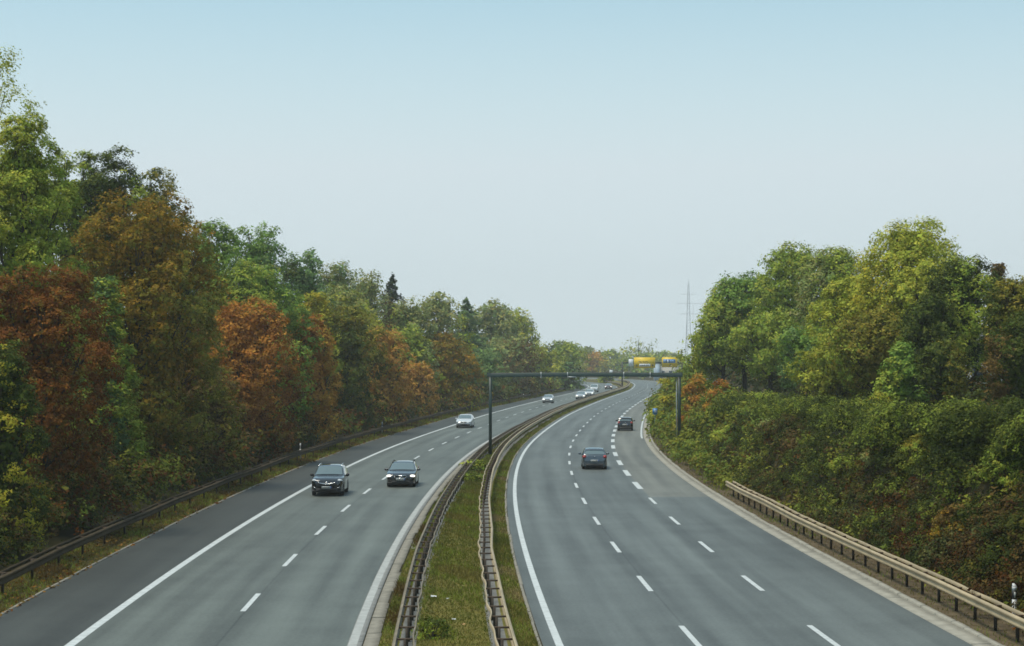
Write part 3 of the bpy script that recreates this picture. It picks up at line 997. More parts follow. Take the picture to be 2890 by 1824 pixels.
def barrier(label, f, side, y0, y1, m_rail, depth, group, wob=.02, seed=0, step=2.0, wave=.03, top=0.0):
    """side = +1 when traffic passes on the +X side of the rail"""
    rng = np.random.default_rng(seed)
    root = thing("crash_barrier", (float(f(y0)), y0, 0), label, "crash barrier", group)
    ox, oy = float(f(y0)), y0
    Y = np.unique(np.r_[np.arange(y0, min(160, y1), 1.0), np.arange(min(160, y1), y1, 4.0), y1])
    ws = np.interp(Y, np.arange(y0, y1 + 9, 8), rng.normal(0, wob, len(np.arange(y0, y1 + 9, 8))))
    X = f(Y) + ws
    zz = np.interp(Y, np.arange(y0, y1 + 9, 8), rng.normal(0, .015, len(np.arange(y0, y1 + 9, 8)))) + top
    V = np.stack([np.c_[X + side * p[0] - ox, Y - oy, p[1] + zz] for p in np.r_[PROF, PROF[:1]]], 1)
    mb = MB()
    mb.grid(V)
    mb.build("rail", m_rail, root)
    # rear tension band, a little wavy between the posts
    Yb = np.unique(np.r_[np.arange(y0, min(140, y1), .25), np.arange(min(140, y1), y1, 2.0), y1])
    wv = wave * np.sin(Yb * 2 * np.pi / 4.1) * np.sin(Yb * .37 + seed) * np.clip(1.4 - Yb / 140, 0, 1) + np.interp(Yb, Y, ws)
    Xb = f(Yb) + wv - side * depth
    Zb = .70 + np.interp(Yb, Y, zz)
    q = np.array([(-.018, -.055), (.018, -.055), (.018, .055), (-.018, .055), (-.018, -.055)])
    mb = MB()
    mb.grid(np.stack([np.c_[Xb + p[0] - ox, Yb - oy, Zb + p[1]] for p in q], 1))
    mb.build("tension_band", m_rail, root)
    # posts and spacer arms: one of each, copied along the barrier
    proto = None
    py = np.arange(y0 + .4, y1, step)
    rest_p, rest_a = MB(), MB()
    for i, y in enumerate(py):
        x, rz = float(f(y)), -math.atan(slope(f, y))
        wx = float(np.interp(y, Y, ws))
        loc = (x + wx - side * depth * .55 - ox, y - oy, 0)
        if i == 0:
            a = MB()
            for dx, sx, sy in ((0, .012, .10), (-.05, .09, .012), (.05, .09, .012)):
                pass
            a.box((0, 0, .33), (.012, .10, .72))
            a.box((-.028, .052, .33), (.068, .010, .72))
            a.box((-.028, -.052, .33), (.068, .010, .72))
            b = MB()
            b.box((0, .026, .69 + top), (depth - .02, .008, .045))
            b.box((0, 0, .714 + top), (depth - .02, .052, .006))
            b.box((0, -.026, .69 + top), (depth - .02, .008, .045))
            proto = (a.build("post", M_post, root), b.build("spacer_arm", M_arm, root))
            pm = (a, b)
            proto[0].location = loc
            proto[1].location = (loc[0] + side * depth * .05, loc[1], 0)
            for o in proto: o.rotation_euler = (0, 0, rz)
        elif i < 100:
            for o, dx in ((proto[0], 0), (proto[1], side * depth * .05)):
                c = o.copy()
                COL.objects.link(c)
                c.parent = root
                c.location = (loc[0] + dx, loc[1], 0)
                c.rotation_euler = (0, 0, rz)
        else:
            rest_p.box((loc[0], loc[1], .33), (.08, .10, .72))
            rest_a.box((loc[0] + side * depth * .05, loc[1], .68 + top), (depth - .02, .07, .07))
    if rest_p.v:
        rest_p.build("post", M_post, root)["kind"] = "stuff"
        rest_a.build("spacer_arm", M_arm, root)["kind"] = "stuff"
    return root


GB = "crash barriers along the motorway"
fML = lambda Y: gutL(Y) + 1.42
fMR = lambda Y: edgeR(Y) - 1.40
barrier("left ladder-like median barrier with brown rungs, facing the oncoming lanes", fML, -1, 43, 640, M_rail_dark, .44, GB, seed=1, wob=.02)
barrier("right ladder-like median barrier with a pale front rail and wavy rear band", fMR, 1, 43, 620, M_rail, .44, GB, seed=2, wob=.03, wave=.05)
barrier("long dull barrier in front of the left woods", lambda Y: asphL(Y) - 1.05, 1, 43, 470, M_rail_left, .34, GB, seed=3, step=4.0, wave=.02)
barrier("pale beige barrier at the foot of the right bank, ending at the bushes", lambda Y: gutR(Y) + 1.25, -1, 41, 103, M_rail, .36, GB, seed=4, wave=.02, top=.02)
for f in (lambda Y: gutL(Y) + 1.40, lambda Y: edgeR(Y) - 1.86):
    mb = MB()
    mb.grid(ribbon(lambda Y: f(Y), lambda Y: f(Y) + .46, .008, 30, 300))
    tag(mb.build("gravel_strip", M_gravel), kind="structure")

# ------------------------------------------------------------------ delineator posts
M_white = mat("white_plastic", (.62, .63, .62), .5, var=.1, scale=6)
M_black = mat("black_plastic", (.012, .012, .013), .5)
M_refl = mat("reflector", (.55, .55, .5), .15, spec=.8)


def delineator(label, x, y, z, rz=0.0, h=1.0):
    r = thing("delineator_post", (x, y, z), label, "delineator", "delineator posts along the verges", rz)

    def tri(z0, z1, k=1.0):
        P = [(-.06 * k, -.045 * k), (.06 * k, -.045 * k), (.035 * k, .06 * k), (-.035 * k, .06 * k)]
        return [(a, b, c) for c in (z0, z1) for a, b in P], np.array([[0, 1, 5, 4], [1, 2, 6, 5], [2, 3, 7, 6], [3, 0, 4, 7], [4, 5, 6, 7], [3, 2, 1, 0]])
    m = MB()
    v, f = tri(-.2, h * .62)
    m.add(v, f)
    v, f = tri(h * .86, h * .97)
    m.add(v, f)
    v = [(-.06, -.045, h * .97), (.06, -.045, h * .97), (.035, .06, h * .97), (-.035, .06, h * .97), (-.05, -.035, h), (.05, -.035, h), (.03, .05, h * 1.05), (-.03, .05, h * 1.05)]
    m.add(v, f)
    m.build("body", M_white, r)
    m = MB()
    v, f = tri(h * .621, h * .859, 1.03)
    m.add(v, f)
    m.build("black_band", M_black, r)
    m = MB()
    m.box((0, -.05, h * .74), (.05, .012, .17))
    m.build("reflector", M_refl, r)
    return r


delineator("white delineator post with black band behind the right barrier", .278 * 51.6, 51.6, .22, .2, 1.05)
delineator("nearest white delineator post beside the left barrier, below the orange column tree", float(asphL(139)) - 1.6, 139, .18, 0, 1.0)
delineator("middle white delineator post beside the left barrier, left of the white hatchback", float(asphL(187)) - 1.6, 187, .15, 0, 1.0)
delineator("farthest white delineator post at the left barrier, right of the gantry post", float(asphL(350)) - 1.6, 350, .15, 0, 1.1)
delineator("small white delineator post in the grass near the exit lane kerb", float(gutR(203)) + 1.15, 203, 0, 0, .8)

# ------------------------------------------------------------------ green gantry
M_green = mat("green_gantry_paint", (.018, .042, .036), .45, var=.25, scale=2, detail=6)
M_steel = mat("galvanised_steel", (.42, .45, .45), .45, metal=.5)
gy = 143.6
gx0, gx1 = -1.72, 13.35
zt = 6.60
g = thing("sign_gantry", (gx0, gy, 0), "dark green empty portal gantry spanning the right carriageway", "gantry")
mb = MB()
mb.box((0, 0, zt / 2 - .15), (.25, .28, zt + .28))
mb.box((0, 0, .02), (.5, .5, .05))
mb.build("post", M_green, g)
mb = MB()
mb.box((gx1 - gx0, .6, zt / 2 - .15), (.25, .28, zt + .28))
mb.build("post", M_green, g)
mb = MB()
mb.tube([(gx1 - gx0 - .22, .55, 0), (gx1 - gx0 - .22, .55, zt - .45)], .04, 6)
mb.build("cable_duct", M_steel, g)
L = gx1 - gx0 + .52
n = 40
P = np.linspace(-.26, L - .26, n)
sec = np.array([(-.15, -.17), (.15, -.17), (.15, .17), (-.15, .17), (-.15, -.17)])
mb = MB()
V = np.stack([np.c_[P, P / L * .6 + s[0], zt - .17 + .04 * np.sin(np.pi * np.linspace(0, 1, n)) + s[1]] for s in sec], 1)
mb.grid(V)
mb.add(V[0, :4], np.array([[0, 1, 2, 3]]))
mb.add(V[-1, :4], np.array([[3, 2, 1, 0]]))
mb.build("beam", M_green, g)
mb = MB()
mb.box((-.14, 0, zt + .04), (.32, .34, .02))
mb.box((L - .40, .6, zt + .02), (.32, .34, .02))
mb.build("end_cap", M_green, g)
for px, arm in ((1527, 0), (1602, 1), (1761, 0), (1836, 0)):
    x = (px - CX) * gy / F - gx0
    mb = MB()
    mb.box((x, x / L * .6 - .18, zt - .16), (.07, .05, .46))
    mb.box((x, x / L * .6, zt + .045), (.07, .40, .03))
    if arm:
        mb.box((x + .33, x / L * .6 - .22, zt - .33), (.66, .10, .09))
    else:
        mb.box((x, x / L * .6 - .21, zt - .36), (.14, .08, .08))
    mb.build("lamp_bracket", M_steel, g)

# ------------------------------------------------------------------ far sign gantry with boards
M_yel = mat("sign_yellow", (.86, .58, .010), .5, var=.06, scale=1)
M_blue = mat("sign_blue", (.06, .25, .60), .5)
M_bluel = mat("sign_lettering_pale", (.32, .48, .62), .5)
M_signw = mat("sign_white", (.78, .82, .84), .5)
M_ink = mat("sign_ink", (.05, .045, .03), .6)
M_inky = mat("sign_ink_soft", (.30, .20, .02), .6)
M_grey = mat("sign_back", (.30, .31, .32), .6)
M_pole = mat("dark_pole", (.020, .026, .026), .5)
Y2 = 465.0
wx = lambda px, Y=Y2: (px - CX) * Y / F
wz = lambda py, Y=Y2: H + (HY - py) * Y / F
g2 = thing("sign_gantry", (wx(1756), Y2, 0), "far slender dark gantry carrying the yellow direction boards", "gantry")
mb = MB()
mb.box((0, 0, 3.35), (.34, .34, 6.9))
mb.build("post", M_pole, g2)
mb = MB()
mb.box((wx(1925) - wx(1756), 0, 3.35), (.34, .34, 6.9))
mb.build("post", M_pole, g2)
mb = MB()
mb.box(((wx(1925) - wx(1756)) / 2, 0, wz(1024.5)), (wx(1925) - wx(1756) - .35, .30, .34))
mb.build("beam", M_pole, g2)


def board(name, label, px0, px1, py0, py1, m, Y=Y2, dy=-.30, cat="sign", rim=None):
    x0, x1, z0, z1 = wx(px0, Y), wx(px1, Y), wz(py1, Y), wz(py0, Y)
    r = thing(name, ((x0 + x1) / 2, Y + dy, z0), label, cat)
    w, h = x1 - x0, z1 - z0
    mb = MB()
    mb.box((0, 0, h / 2), (w, .08, h))
    mb.build("panel", m, r)
    mb = MB()
    for zz in (h * .25, h * .75):
        mb.box((0, .09, zz), (w * .9, .10, .10))
    mb.build("back_frame", M_grey, r)
    return r, w, h


def bit(root, name, m, x, z, w, h, dy=-.05, rot=0.0):
    mb = MB()
    if rot:
        c, s = math.cos(rot), math.sin(rot)
        P = np.array([(-w / 2, -h / 2), (w / 2, -h / 2), (w / 2, h / 2), (-w / 2, h / 2)])
        P = np.c_[P[:, 0] * c - P[:, 1] * s + x, P[:, 0] * s + P[:, 1] * c + z]
        V = np.r_[np.c_[P[:, 0], np.full(4, dy), P[:, 1]], np.c_[P[:, 0], np.full(4, dy + .012), P[:, 1]]]
        mb.add(V, np.array([[0, 1, 2, 3], [0, 4, 5, 1], [1, 5, 6, 2], [2, 6, 7, 3], [3, 7, 4, 0]]))
    else:
        mb.box((x, dy, z), (w, .015, h))
    return mb.build(name, m, root)


r, w, h = board("direction_sign", "large yellow direction sign with a white inset, above the bend", 1789, 1849, 1009, 1039, M_yel)
bit(r, "inset_panel", M_signw, .05, h * .27, w * .52, h * .24)
mb = MB()
for i, (u, ww) in enumerate([(-.36, .12), (-.2, .12), (-.03, .14), (.15, .12), (.30, .10)]):
    mb.box((.05 + u * w * .5, -.066, h * .27), (ww * w * .5, .012, h * .12))
mb.build("lettering", M_grey, r)
mb = MB()
for u, ww, zz in [(-.22, .14, .62), (-.05, .10, .62), (.09, .12, .62), (-.16, .10, .50), (0, .16, .50), (.15, .08, .50)]:
    mb.box((u * w, -.05, h * zz), (ww * w, .012, h * .06))
mb.build("lettering", M_inky, r)
for s in (-1, 1):
    a = bit(r, "arrow", M_ink, s * w * .38, h * .27, .14, h * .18)
    bit(a, "arrow_head", M_ink, s * w * .38 - .12, h * .22, .12, .42, -.055, .7)
    bit(a, "arrow_head", M_ink, s * w * .38 + .12, h * .22, .12, .42, -.055, -.7)
r, w, h = board("direction_sign", "smaller yellow direction sign with a blue panel, half behind trees", 1868, 1911, 1009, 1036.5, M_yel)
bit(r, "motorway_panel", M_blue, -.03 * w, h * .62, w * .80, h * .38)
mb = MB()
mb.box((-.12 * w, -.066, h * .60), (w * .10, .012, h * .22))
mb.box((-.12 * w, -.066, h * .71), (w * .06, .012, h * .06))
mb.build("motorway_symbol", M_signw, r)
mb = MB()
for u in (-.205, -.035):
    mb.box((u * w, -.066, h * .62), (w * .045, .012, h * .34))
mb.build("symbol_edge", M_ink, r)
mb = MB()
for u, ww in ((-.33, .14), (.08, .12), (.22, .11)):
    mb.box((u * w, -.066, h * .62), (ww * w, .012, h * .16))
mb.build("lettering", M_bluel, r)
a = bit(r, "arrow", M_ink, .02 * w, h * .21, .16, h * .30, -.05, -.6)
bit(a, "arrow_head", M_ink, .02 * w + .22, h * .30, .36, .12, -.055)
r, w, h = board("white_board", "white upright board left of the large yellow sign", 1774, 1787, 1014, 1034, M_signw)
r = thing("white_board", (wx(1724.5, 560), 560, 0), "small white board on a pole in the far median", "sign")
mb = MB()
mb.box((0, -.06, wz(1050, 560)), (.95, .05, 1.15))
mb.build("panel", M_signw, r)
mb = MB()
mb.tube([(0, 0, 0), (0, 0, wz(1046, 560))], .05, 6)
mb.build("pole", M_steel, r)
# small blue sign by the exit lane
yb = 176
r = thing("blue_sign", (wx(1848.5, yb), yb, 0), "small blue sign with white marks on a pole beside the exit lane kerb", "sign")
mb = MB()
mb.box((0, -.04, wz(1161.5, yb)), (.45, .04, .60))
mb.build("panel", M_blue, r)
mb = MB()
for x, z, w, h in ((-.05, .04, .06, .32), (.08, -.05, .13, .06), (.08, .09, .06, .18)):
    mb.box((x, -.068, wz(1161.5, yb) + z), (w, .012, h))
mb.build("lettering", M_signw, r)
mb = MB()
mb.tube([(0, 0, -.1), (0, 0, wz(1153, yb))], .03, 6)
mb.build("pole", M_steel, r)

# ------------------------------------------------------------------ lattice mast, buildings
yp = 1300.0
M_lat = mat("mast_steel", (.20, .22, .24), .6)
px_ = lambda px: (px - 1943) * yp / F
pz_ = lambda py: H + (HY - py) * yp / F
tw = thing("lattice_mast", (wx(1943, yp), yp, 0), "thin lattice mast with three wide crossarms on the skyline", "mast")
zz = np.linspace(0, pz_(800), 26)
hw = np.interp(zz, [0, pz_(960), pz_(900), pz_(800)], [3.0, 1.7, 1.1, .35])
mb = MB()
cs = [(-1, -1), (1, -1), (1, 1), (-1, 1)]
for sx, sy in cs:
    mb.tube(np.c_[hw * sx, hw * sy, zz], .10, 4)
for i in range(len(zz) - 1):
    for k in range(4):
        a, b = cs[k], cs[(k + 1) % 4]
        mb.bar((hw[i] * a[0], hw[i] * a[1], zz[i]), (hw[i + 1] * b[0], hw[i + 1] * b[1], zz[i + 1]), .075)
mb.build("lattice_body", M_lat, tw)
mb = MB()
mb.tube([(0, 0, pz_(801)), (0, 0, pz_(786))], [.14, .05], 5)
mb.build("mast_tip", M_lat, tw)
for py, a, b in ((831, 1922, 1966), (857.5, 1911, 1990), (886.5, 1918, 1982)):
    z = pz_(py)
    mb = MB()
    for dy in (-.5, .5):
        mb.bar((px_(a), dy * .3, z), (px_(b), dy * .3, z), .10)
    x = np.linspace(px_(a), px_(b), 19)
    t = 1 - np.abs(x) / np.abs(x).max()
    for i in range(18):
        mb.bar((x[i], 0, z + (i % 2) * .9 * t[i]), (x[i + 1], 0, z + ((i + 1) % 2) * .9 * t[i + 1]), .06)
    mb.build("crossarm", M_lat, tw)
for px0, lab in ((1936, "slim pole just left of the lattice mast"), (1953, "slim pole just right of the lattice mast")):
    t = thing("slim_pole", (wx(px0, yp), yp - 8, 0), lab, "pole")
    mb = MB()
    mb.tube([(0, 0, 0), (0, 0, pz_(862))], [.16, .09], 5)
    mb.build("shaft", M_lat, t)

M_cream = mat("cream_render", (.56, .52, .45), .85, var=.08, scale=.4)
M_bluew = mat("pale_blue_cladding", (.42, .52, .60), .7, var=.08, scale=.4)
M_roofd = mat("grey_roof", (.16, .16, .17), .8, var=.2, scale=1.5)
M_glass = mat("window_glass", (.03, .04, .05), .08, spec=.8)
M_whitew = mat("white_render", (.60, .60, .58), .85, var=.08, scale=.5)


def house(label, x, y, w, d, h, mw, roof, pitch, wins, rz=0.0, cat="building"):
    z0 = float(gz(x, y))
    r = thing("house" if pitch else "building", (x, y, z0), label, cat, rz=rz)
    mb = MB()
    mb.box((0, 0, h / 2 - .3), (w, d, h + .6))
    if pitch:
        mb.add([(-w / 2, -d / 2, h), (-w / 2, d / 2, h), (-w / 2, 0, h + pitch), (w / 2, -d / 2, h), (w / 2, d / 2, h), (w / 2, 0, h + pitch)], [np.array([[0, 2, 1], [3, 4, 5]])])
    mb.build("wall", mw, r)
    mb = MB()
    if pitch:
        e = .4
        for s in (-1, 1):
            mb.add([(-w / 2 - e, s * (d / 2 + e), h - e * pitch / (d / 2)), (w / 2 + e, s * (d / 2 + e), h - e * pitch / (d / 2)), (w / 2 + e, 0, h + pitch + .03), (-w / 2 - e, 0, h + pitch + .03),
                    (-w / 2 - e, s * (d / 2 + e), h - e * pitch / (d / 2) + .18), (w / 2 + e, s * (d / 2 + e), h - e * pitch / (d / 2) + .18), (w / 2 + e, 0, h + pitch + .21), (-w / 2 - e, 0, h + pitch + .21)],
                   np.array([[0, 1, 2, 3], [4, 5, 6, 7], [0, 1, 5, 4], [1, 2, 6, 5], [3, 0, 4, 7]]))
    else:
        mb.box((0, 0, h + .12), (w + .2, d + .2, .2))
    mb.build("roof", roof, r)
    for (cx, cz, ww, wh) in wins:
        mb = MB()
        for sx in (-1, 1):
            mb.box((cx + sx * (ww / 2 + .04), -d / 2 - .03, cz), (.08, .08, wh + .16))
        for sz in (-1, 1):
            mb.box((cx, -d / 2 - .03, cz + sz * (wh / 2 + .04)), (ww, .08, .08))
        f = mb.build("window", M_signw, r)
        mb = MB()
        mb.box((cx, -d / 2 - .015, cz), (ww, .03, wh))
        mb.build("pane", M_glass, f)
    return r


yb = 640
x0, x1 = wx(1860, yb), wx(1912, yb)
house("low cream building just under the smaller yellow sign", (x0 + x1) / 2, yb, x1 - x0, 9, wz(1035.5, yb) - float(gz((x0 + x1) / 2, yb)), M_cream, M_cream, 0, [(-2.2, 2.0, 1.1, 1.0), (.4, 2.0, 1.1, 1.0)])
x0, x1 = wx(1847, yb - 3), wx(1859.4, yb - 3)
house("narrow pale blue building left of the low cream one", (x0 + x1) / 2, yb - 3, x1 - x0, 7, wz(1027, yb) - float(gz((x0 + x1) / 2, yb - 3)), M_bluew, M_whitew, 0, [(0, 2.2, .7, .8)])
yh = 150
house("pale gabled house glimpsed between the dark trees on the right", wx(2745, yh), yh, 6.5, 7, wz(1003, yh) - float(gz(wx(2745, yh), yh)), M_whitew, M_roofd, 2.0, [(-1.4, 2.2, 1.0, 1.1), (1.4, 2.2, 1.0, 1.1)], rz=.25)

# litter in the median
M_paper = mat("paper", (.66, .70, .70), .7)
M_card = mat("cardboard", (.42, .26, .10), .8)


def scrap(label, px, py, s, m, seed):
    x, y = unproj(px, py, .06)
    r = np.random.default_rng(seed)
    t = np.linspace(-.5, .5, 4)
    V = np.stack(np.meshgrid(t * s * 1.3, t * s, indexing='ij'), -1)
    V = np.concatenate([V, r.uniform(0, s * .5, (4, 4, 1)) + .05], -1)
    mb = MB()
    mb.grid(V)
    W = V.copy()
    W[..., 2] += .012
    mb.grid(W)
    o = mb.build("litter", m)
    o.location = (x, y, 0)
    tag(o, label, "litter", "litter in the median grass")


scrap("largest crumpled white scrap lying in the median grass", 1224, 1686, 0.14, M_paper, 1)
scrap("small white scrap in the median grass near the bottom weed clump", 1281, 1749, 0.09, M_paper, 2)
scrap("tiny pale scrap right beside the largest white scrap", 1264, 1690, 0.06, M_paper, 3)
scrap("pale scrap lying far up the median grass by the left barrier", 1268, 1431, 0.08, M_paper, 4)
scrap("brown scrap in the median grass close to the right barrier", 1308, 1763, 0.08, M_card, 5)

# ------------------------------------------------------------------ cars
def paint(name, c, metal=0., rough=.22, coat=.8):
    return mat(name, c, rough, metal=metal, spec=.4, coat=coat)


M_pblack = paint("black_paint", (.004, .0045, .006), rough=.12)
M_pwhite = paint("white_paint", (.62, .66, .68))
M_psilver = paint("silver_paint", (.46, .50, .52), .5, .35)
M_pdark = paint("dark_grey_paint", (.07, .095, .115), .3)
M_pred = paint("dark_red_paint", (.085, .028, .022))
M_carglass = mat("car_glass", (.105, .150, .150), .05, spec=1.0, coat=1.0)  # pale teal base colour stands in for bright sky reflected in the panes
M_trim = mat("black_trim", (.010, .010, .011), .55)
M_chrome = mat("chrome", (.72, .74, .76), .18, metal=.9)
M_lamp = mat("headlight_glass", (.62, .66, .68), .12, spec=.9)
M_lampon = mat("headlight_lit", (.8, .8, .75), .2, emit=1.6)
M_tail = mat("tail_light", (.38, .02, .016), .2, spec=.8)
M_tyre = mat("tyre_rubber", (.014, .014, .014), .8)
M_rim = mat("alloy_rim", (.30, .31, .32), .35, metal=.7)
M_plate = mat("number_plate", (.60, .62, .60), .5)
M_plb = mat("plate_blue", (.03, .09, .38), .5)
M_plk = mat("plate_marks", (.12, .12, .12), .5)

# profile: (x behind the nose, roof/hood height); belt height; half width plan
CARS = dict(
    suv=dict(L=4.41, W=1.82, wb=2.64, fo=.88, R=.345, gc=.24, belt=(1.0, 1.12), tum=.30,
             top=[(0, .74), (.08, .88), (.30, 1.0), (.8, 1.065), (1.25, 1.10), (1.35, 1.13), (2.05, 1.56), (2.3, 1.62), (3.0, 1.655), (3.7, 1.61), (3.95, 1.54), (4.28, 1.15), (4.36, .98), (4.41, .72)], ws=(1.38, 2.1), rw=(3.98, 4.24)),
    estate=dict(L=4.52, W=1.77, wb=2.64, fo=.90, R=.315, gc=.19, belt=(.88, .99), tum=.34,
                top=[(0, .60), (.08, .72), (.30, .83), (.8, .895), (1.2, .93), (1.3, .96), (2.1, 1.35), (2.4, 1.42), (3.1, 1.45), (3.9, 1.40), (4.05, 1.35), (4.38, .98), (4.47, .85), (4.52, .62)], ws=(1.33, 2.12), rw=(4.08, 4.34)),
    hatch=dict(L=4.28, W=1.78, wb=2.63, fo=.86, R=.315, gc=.19, belt=(.89, 1.02), tum=.36,
               top=[(0, .60), (.10, .70), (.35, .79), (.8, .88), (1.15, .94), (1.25, .97), (2.05, 1.37), (2.35, 1.45), (2.9, 1.47), (3.5, 1.42), (3.66, 1.37), (4.10, 1.02), (4.2, .90), (4.28, .62)], ws=(1.28, 2.08), rw=(3.70, 4.07)),
    mini=dict(L=3.75, W=1.70, wb=2.46, fo=.72, R=.30, gc=.18, belt=(.92, 1.0), tum=.22,
              top=[(0, .60), (.08, .74), (.3, .84), (.7, .92), (.95, .96), (1.05, 1.0), (1.6, 1.36), (1.85, 1.41), (2.5, 1.43), (3.2, 1.39), (3.35, 1.35), (3.58, 1.0), (3.68, .86), (3.75, .60)], ws=(1.08, 1.62), rw=(3.37, 3.55)),
    van=dict(L=4.6, W=1.85, wb=2.8, fo=.9, R=.33, gc=.20, belt=(1.05, 1.10), tum=.16,
             top=[(0, .66), (.08, .82), (.3, .98), (.7, 1.06), (.9, 1.10), (1.0, 1.14), (1.75, 1.74), (2.0, 1.80), (3.0, 1.83), (4.3, 1.80), (4.45, 1.74), (4.54, 1.1), (4.57, .95), (4.6, .66)], ws=(1.03, 1.78), rw=(4.46, 4.53)),
)


class Body:
    def __init__(s, k):
        c = s.c = CARS[k]
        L, W = c['L'], c['W']
        tx, tz = np.array(c['top']).T
        x = np.unique(np.r_[0, .03, .07, .12, .2, np.linspace(.3, L - .3, 52), L - .2, L - .12, L - .07, L - .03, L, tx])
        s.x = x
        z = np.interp(x, tx, tz)
        for _ in range(2):                               # soften the profile
            zs = z.copy()
            zs[1:-1] = .2 * z[:-2] + .6 * z[1:-1] + .2 * z[2:]
            z = zs
        s.z = z
        s.hw = W / 2 * np.interp(x, [0, .04, .12, .3, .7, 1.4, L * .55, L - .8, L - .3, L - .12, L - .04, L], [.66, .78, .88, .945, .985, 1, 1, .985, .945, .90, .84, .76])
        s.belt = np.interp(x, [0, L], c['belt'])
        zb = np.full(len(x), c['gc'])
        zb = np.where(x < .35, c['gc'] + .0, zb)
        for xa in (c['fo'], c['fo'] + c['wb']):
            d = np.abs(x - xa)
            Ra = c['R'] + .06
            zb = np.where(d < Ra, np.maximum(zb, c['R'] + np.sqrt(np.clip(Ra ** 2 - d ** 2, 0, None)) * .98 - .02), zb)
        s.zb = np.minimum(zb, s.belt - .15)
        cab = np.clip((z - s.belt) / .25, 0, 1)
        zs = np.minimum(s.belt, z - .035)
        zm = np.maximum((zs + c['gc']) * .56, s.zb + .03)
        hr = s.hw * .985 - np.maximum(z - s.belt, 0) * c['tum']
        o = np.ones(len(x))
        P = [np.c_[s.hw * .90, np.minimum(s.zb, zs - .12)],
             np.c_[s.hw * .975, np.minimum(s.zb + .05, zs - .09)],
             np.c_[s.hw, np.minimum(zm, zs - .05)],
             np.c_[s.hw * .985, zs],
             np.c_[hr * np.where(cab > 0, .985, .93), np.where(cab > .02, z - .085 * cab - .012, z - .012)],
             np.c_[hr * .90, z - .028 * cab - .004],
             np.c_[hr * .5, z + .004 * o],
             np.c_[0 * o, z + .010]]
        s.S = np.stack(P, 1)                             # (nx, 8, 2) half section (y, z)

    def pt(s, xi):
        return np.stack([np.interp(xi, s.x, s.S[:, j, k]) for j in range(8) for k in range(2)], -1).reshape(-1, 8, 2)

    def body(s):
        nx = len(s.x)
        half = s.S
        full = np.concatenate([half * np.array([-1, 1]), half[:, -2::-1]], 1)   # left to right, 15 points
        X = s.c['L'] / 2 - s.x
        V = np.stack([np.broadcast_to(X[:, None], full.shape[:2]), -full[..., 0], full[..., 1]], -1)
        mb = MB()
        mb.grid(V)
        m = V.shape[1]
        mb.add(V[0], np.arange(m)[None])
        mb.add(V[-1], np.arange(m)[::-1][None])
        mb.grid(np.stack([V[:, 0], V[:, -1]], 1)[:, ::-1])
        return mb

    def panel(s, xs, j0, j1, v0=0., v1=1., off=.012, side=0, nv=7):
        """glass following the body: side=0 across the roof line between points j0..mirror, side=+-1 flank"""
        S = s.pt(xs)
        L2 = s.c['L'] / 2
        out = []
        if side == 0:
            a = S[:, j0]
            Y = np.linspace(-1, 1, 11)
            yy = a[:, :1] * Y[None] * v1
            zz = np.stack([np.interp(np.abs(yy[i]), S[i, ::-1, 0][:8 - j0], S[i, ::-1, 1][:8 - j0]) for i in range(len(xs))])
            V = np.stack([np.broadcast_to((L2 - xs)[:, None], yy.shape), yy, zz], -1)
            dz = np.gradient(zz[:, 5]) / np.gradient(xs)
            n = np.stack([dz, np.ones_like(dz)], 1)
            n /= np.linalg.norm(n, axis=1)[:, None]
            V[..., 0] += n[:, :1] * off
            V[..., 2] += n[:, 1:] * off
            return V
        t = np.linspace(v0, v1, nv)
        yz = S[:, j0][:, None] * (1 - t)[None, :, None] + S[:, j1][:, None] * t[None, :, None]
        V = np.stack([np.broadcast_to((L2 - xs)[:, None], yz.shape[:2]), side * (yz[..., 0] + off), yz[..., 1]], -1)
        return V


def wheel_parts(root, x, y, R, sgn):
    mb = MB()
    w = .20
    pr = np.array([(.62 * R, -w / 2), (.93 * R, -w / 2), (R, -w / 2 + .03), (R, w / 2 - .03), (.93 * R, w / 2), (.62 * R, w / 2), (.62 * R, -w / 2)])
    th = np.linspace(0, 2 * np.pi, 25)
    mb.grid(np.stack([np.c_[x + r * np.cos(th), np.full(25, y + o), R + r * np.sin(th)] for r, o in pr], 1))
    t = mb.build("wheel", M_tyre, root, smooth=True)
    mb = MB()
    yo = y + sgn * (w / 2 - .025)
    mb.grid(np.stack([np.c_[x + r * np.cos(th), np.full(25, yo + o * sgn), R + r * np.sin(th)] for r, o in ((.64 * R, 0), (.58 * R, -.01), (.56 * R, -.05), (.001, -.05))], 1))
    for k in range(5):
        a = k * 2 * np.pi / 5
        mb.tube([(x, yo - sgn * .02, R), (x + .58 * R * math.cos(a), yo - sgn * .012, R + .58 * R * math.sin(a))], [.045, .03], 4)
    mb.build("rim", M_rim, t)


def front_x(B, y, z):
    """nose surface x at lateral y"""
    i = np.interp(abs(y), B.hw[:12], B.x[:12])
    return B.c['L'] / 2 - i


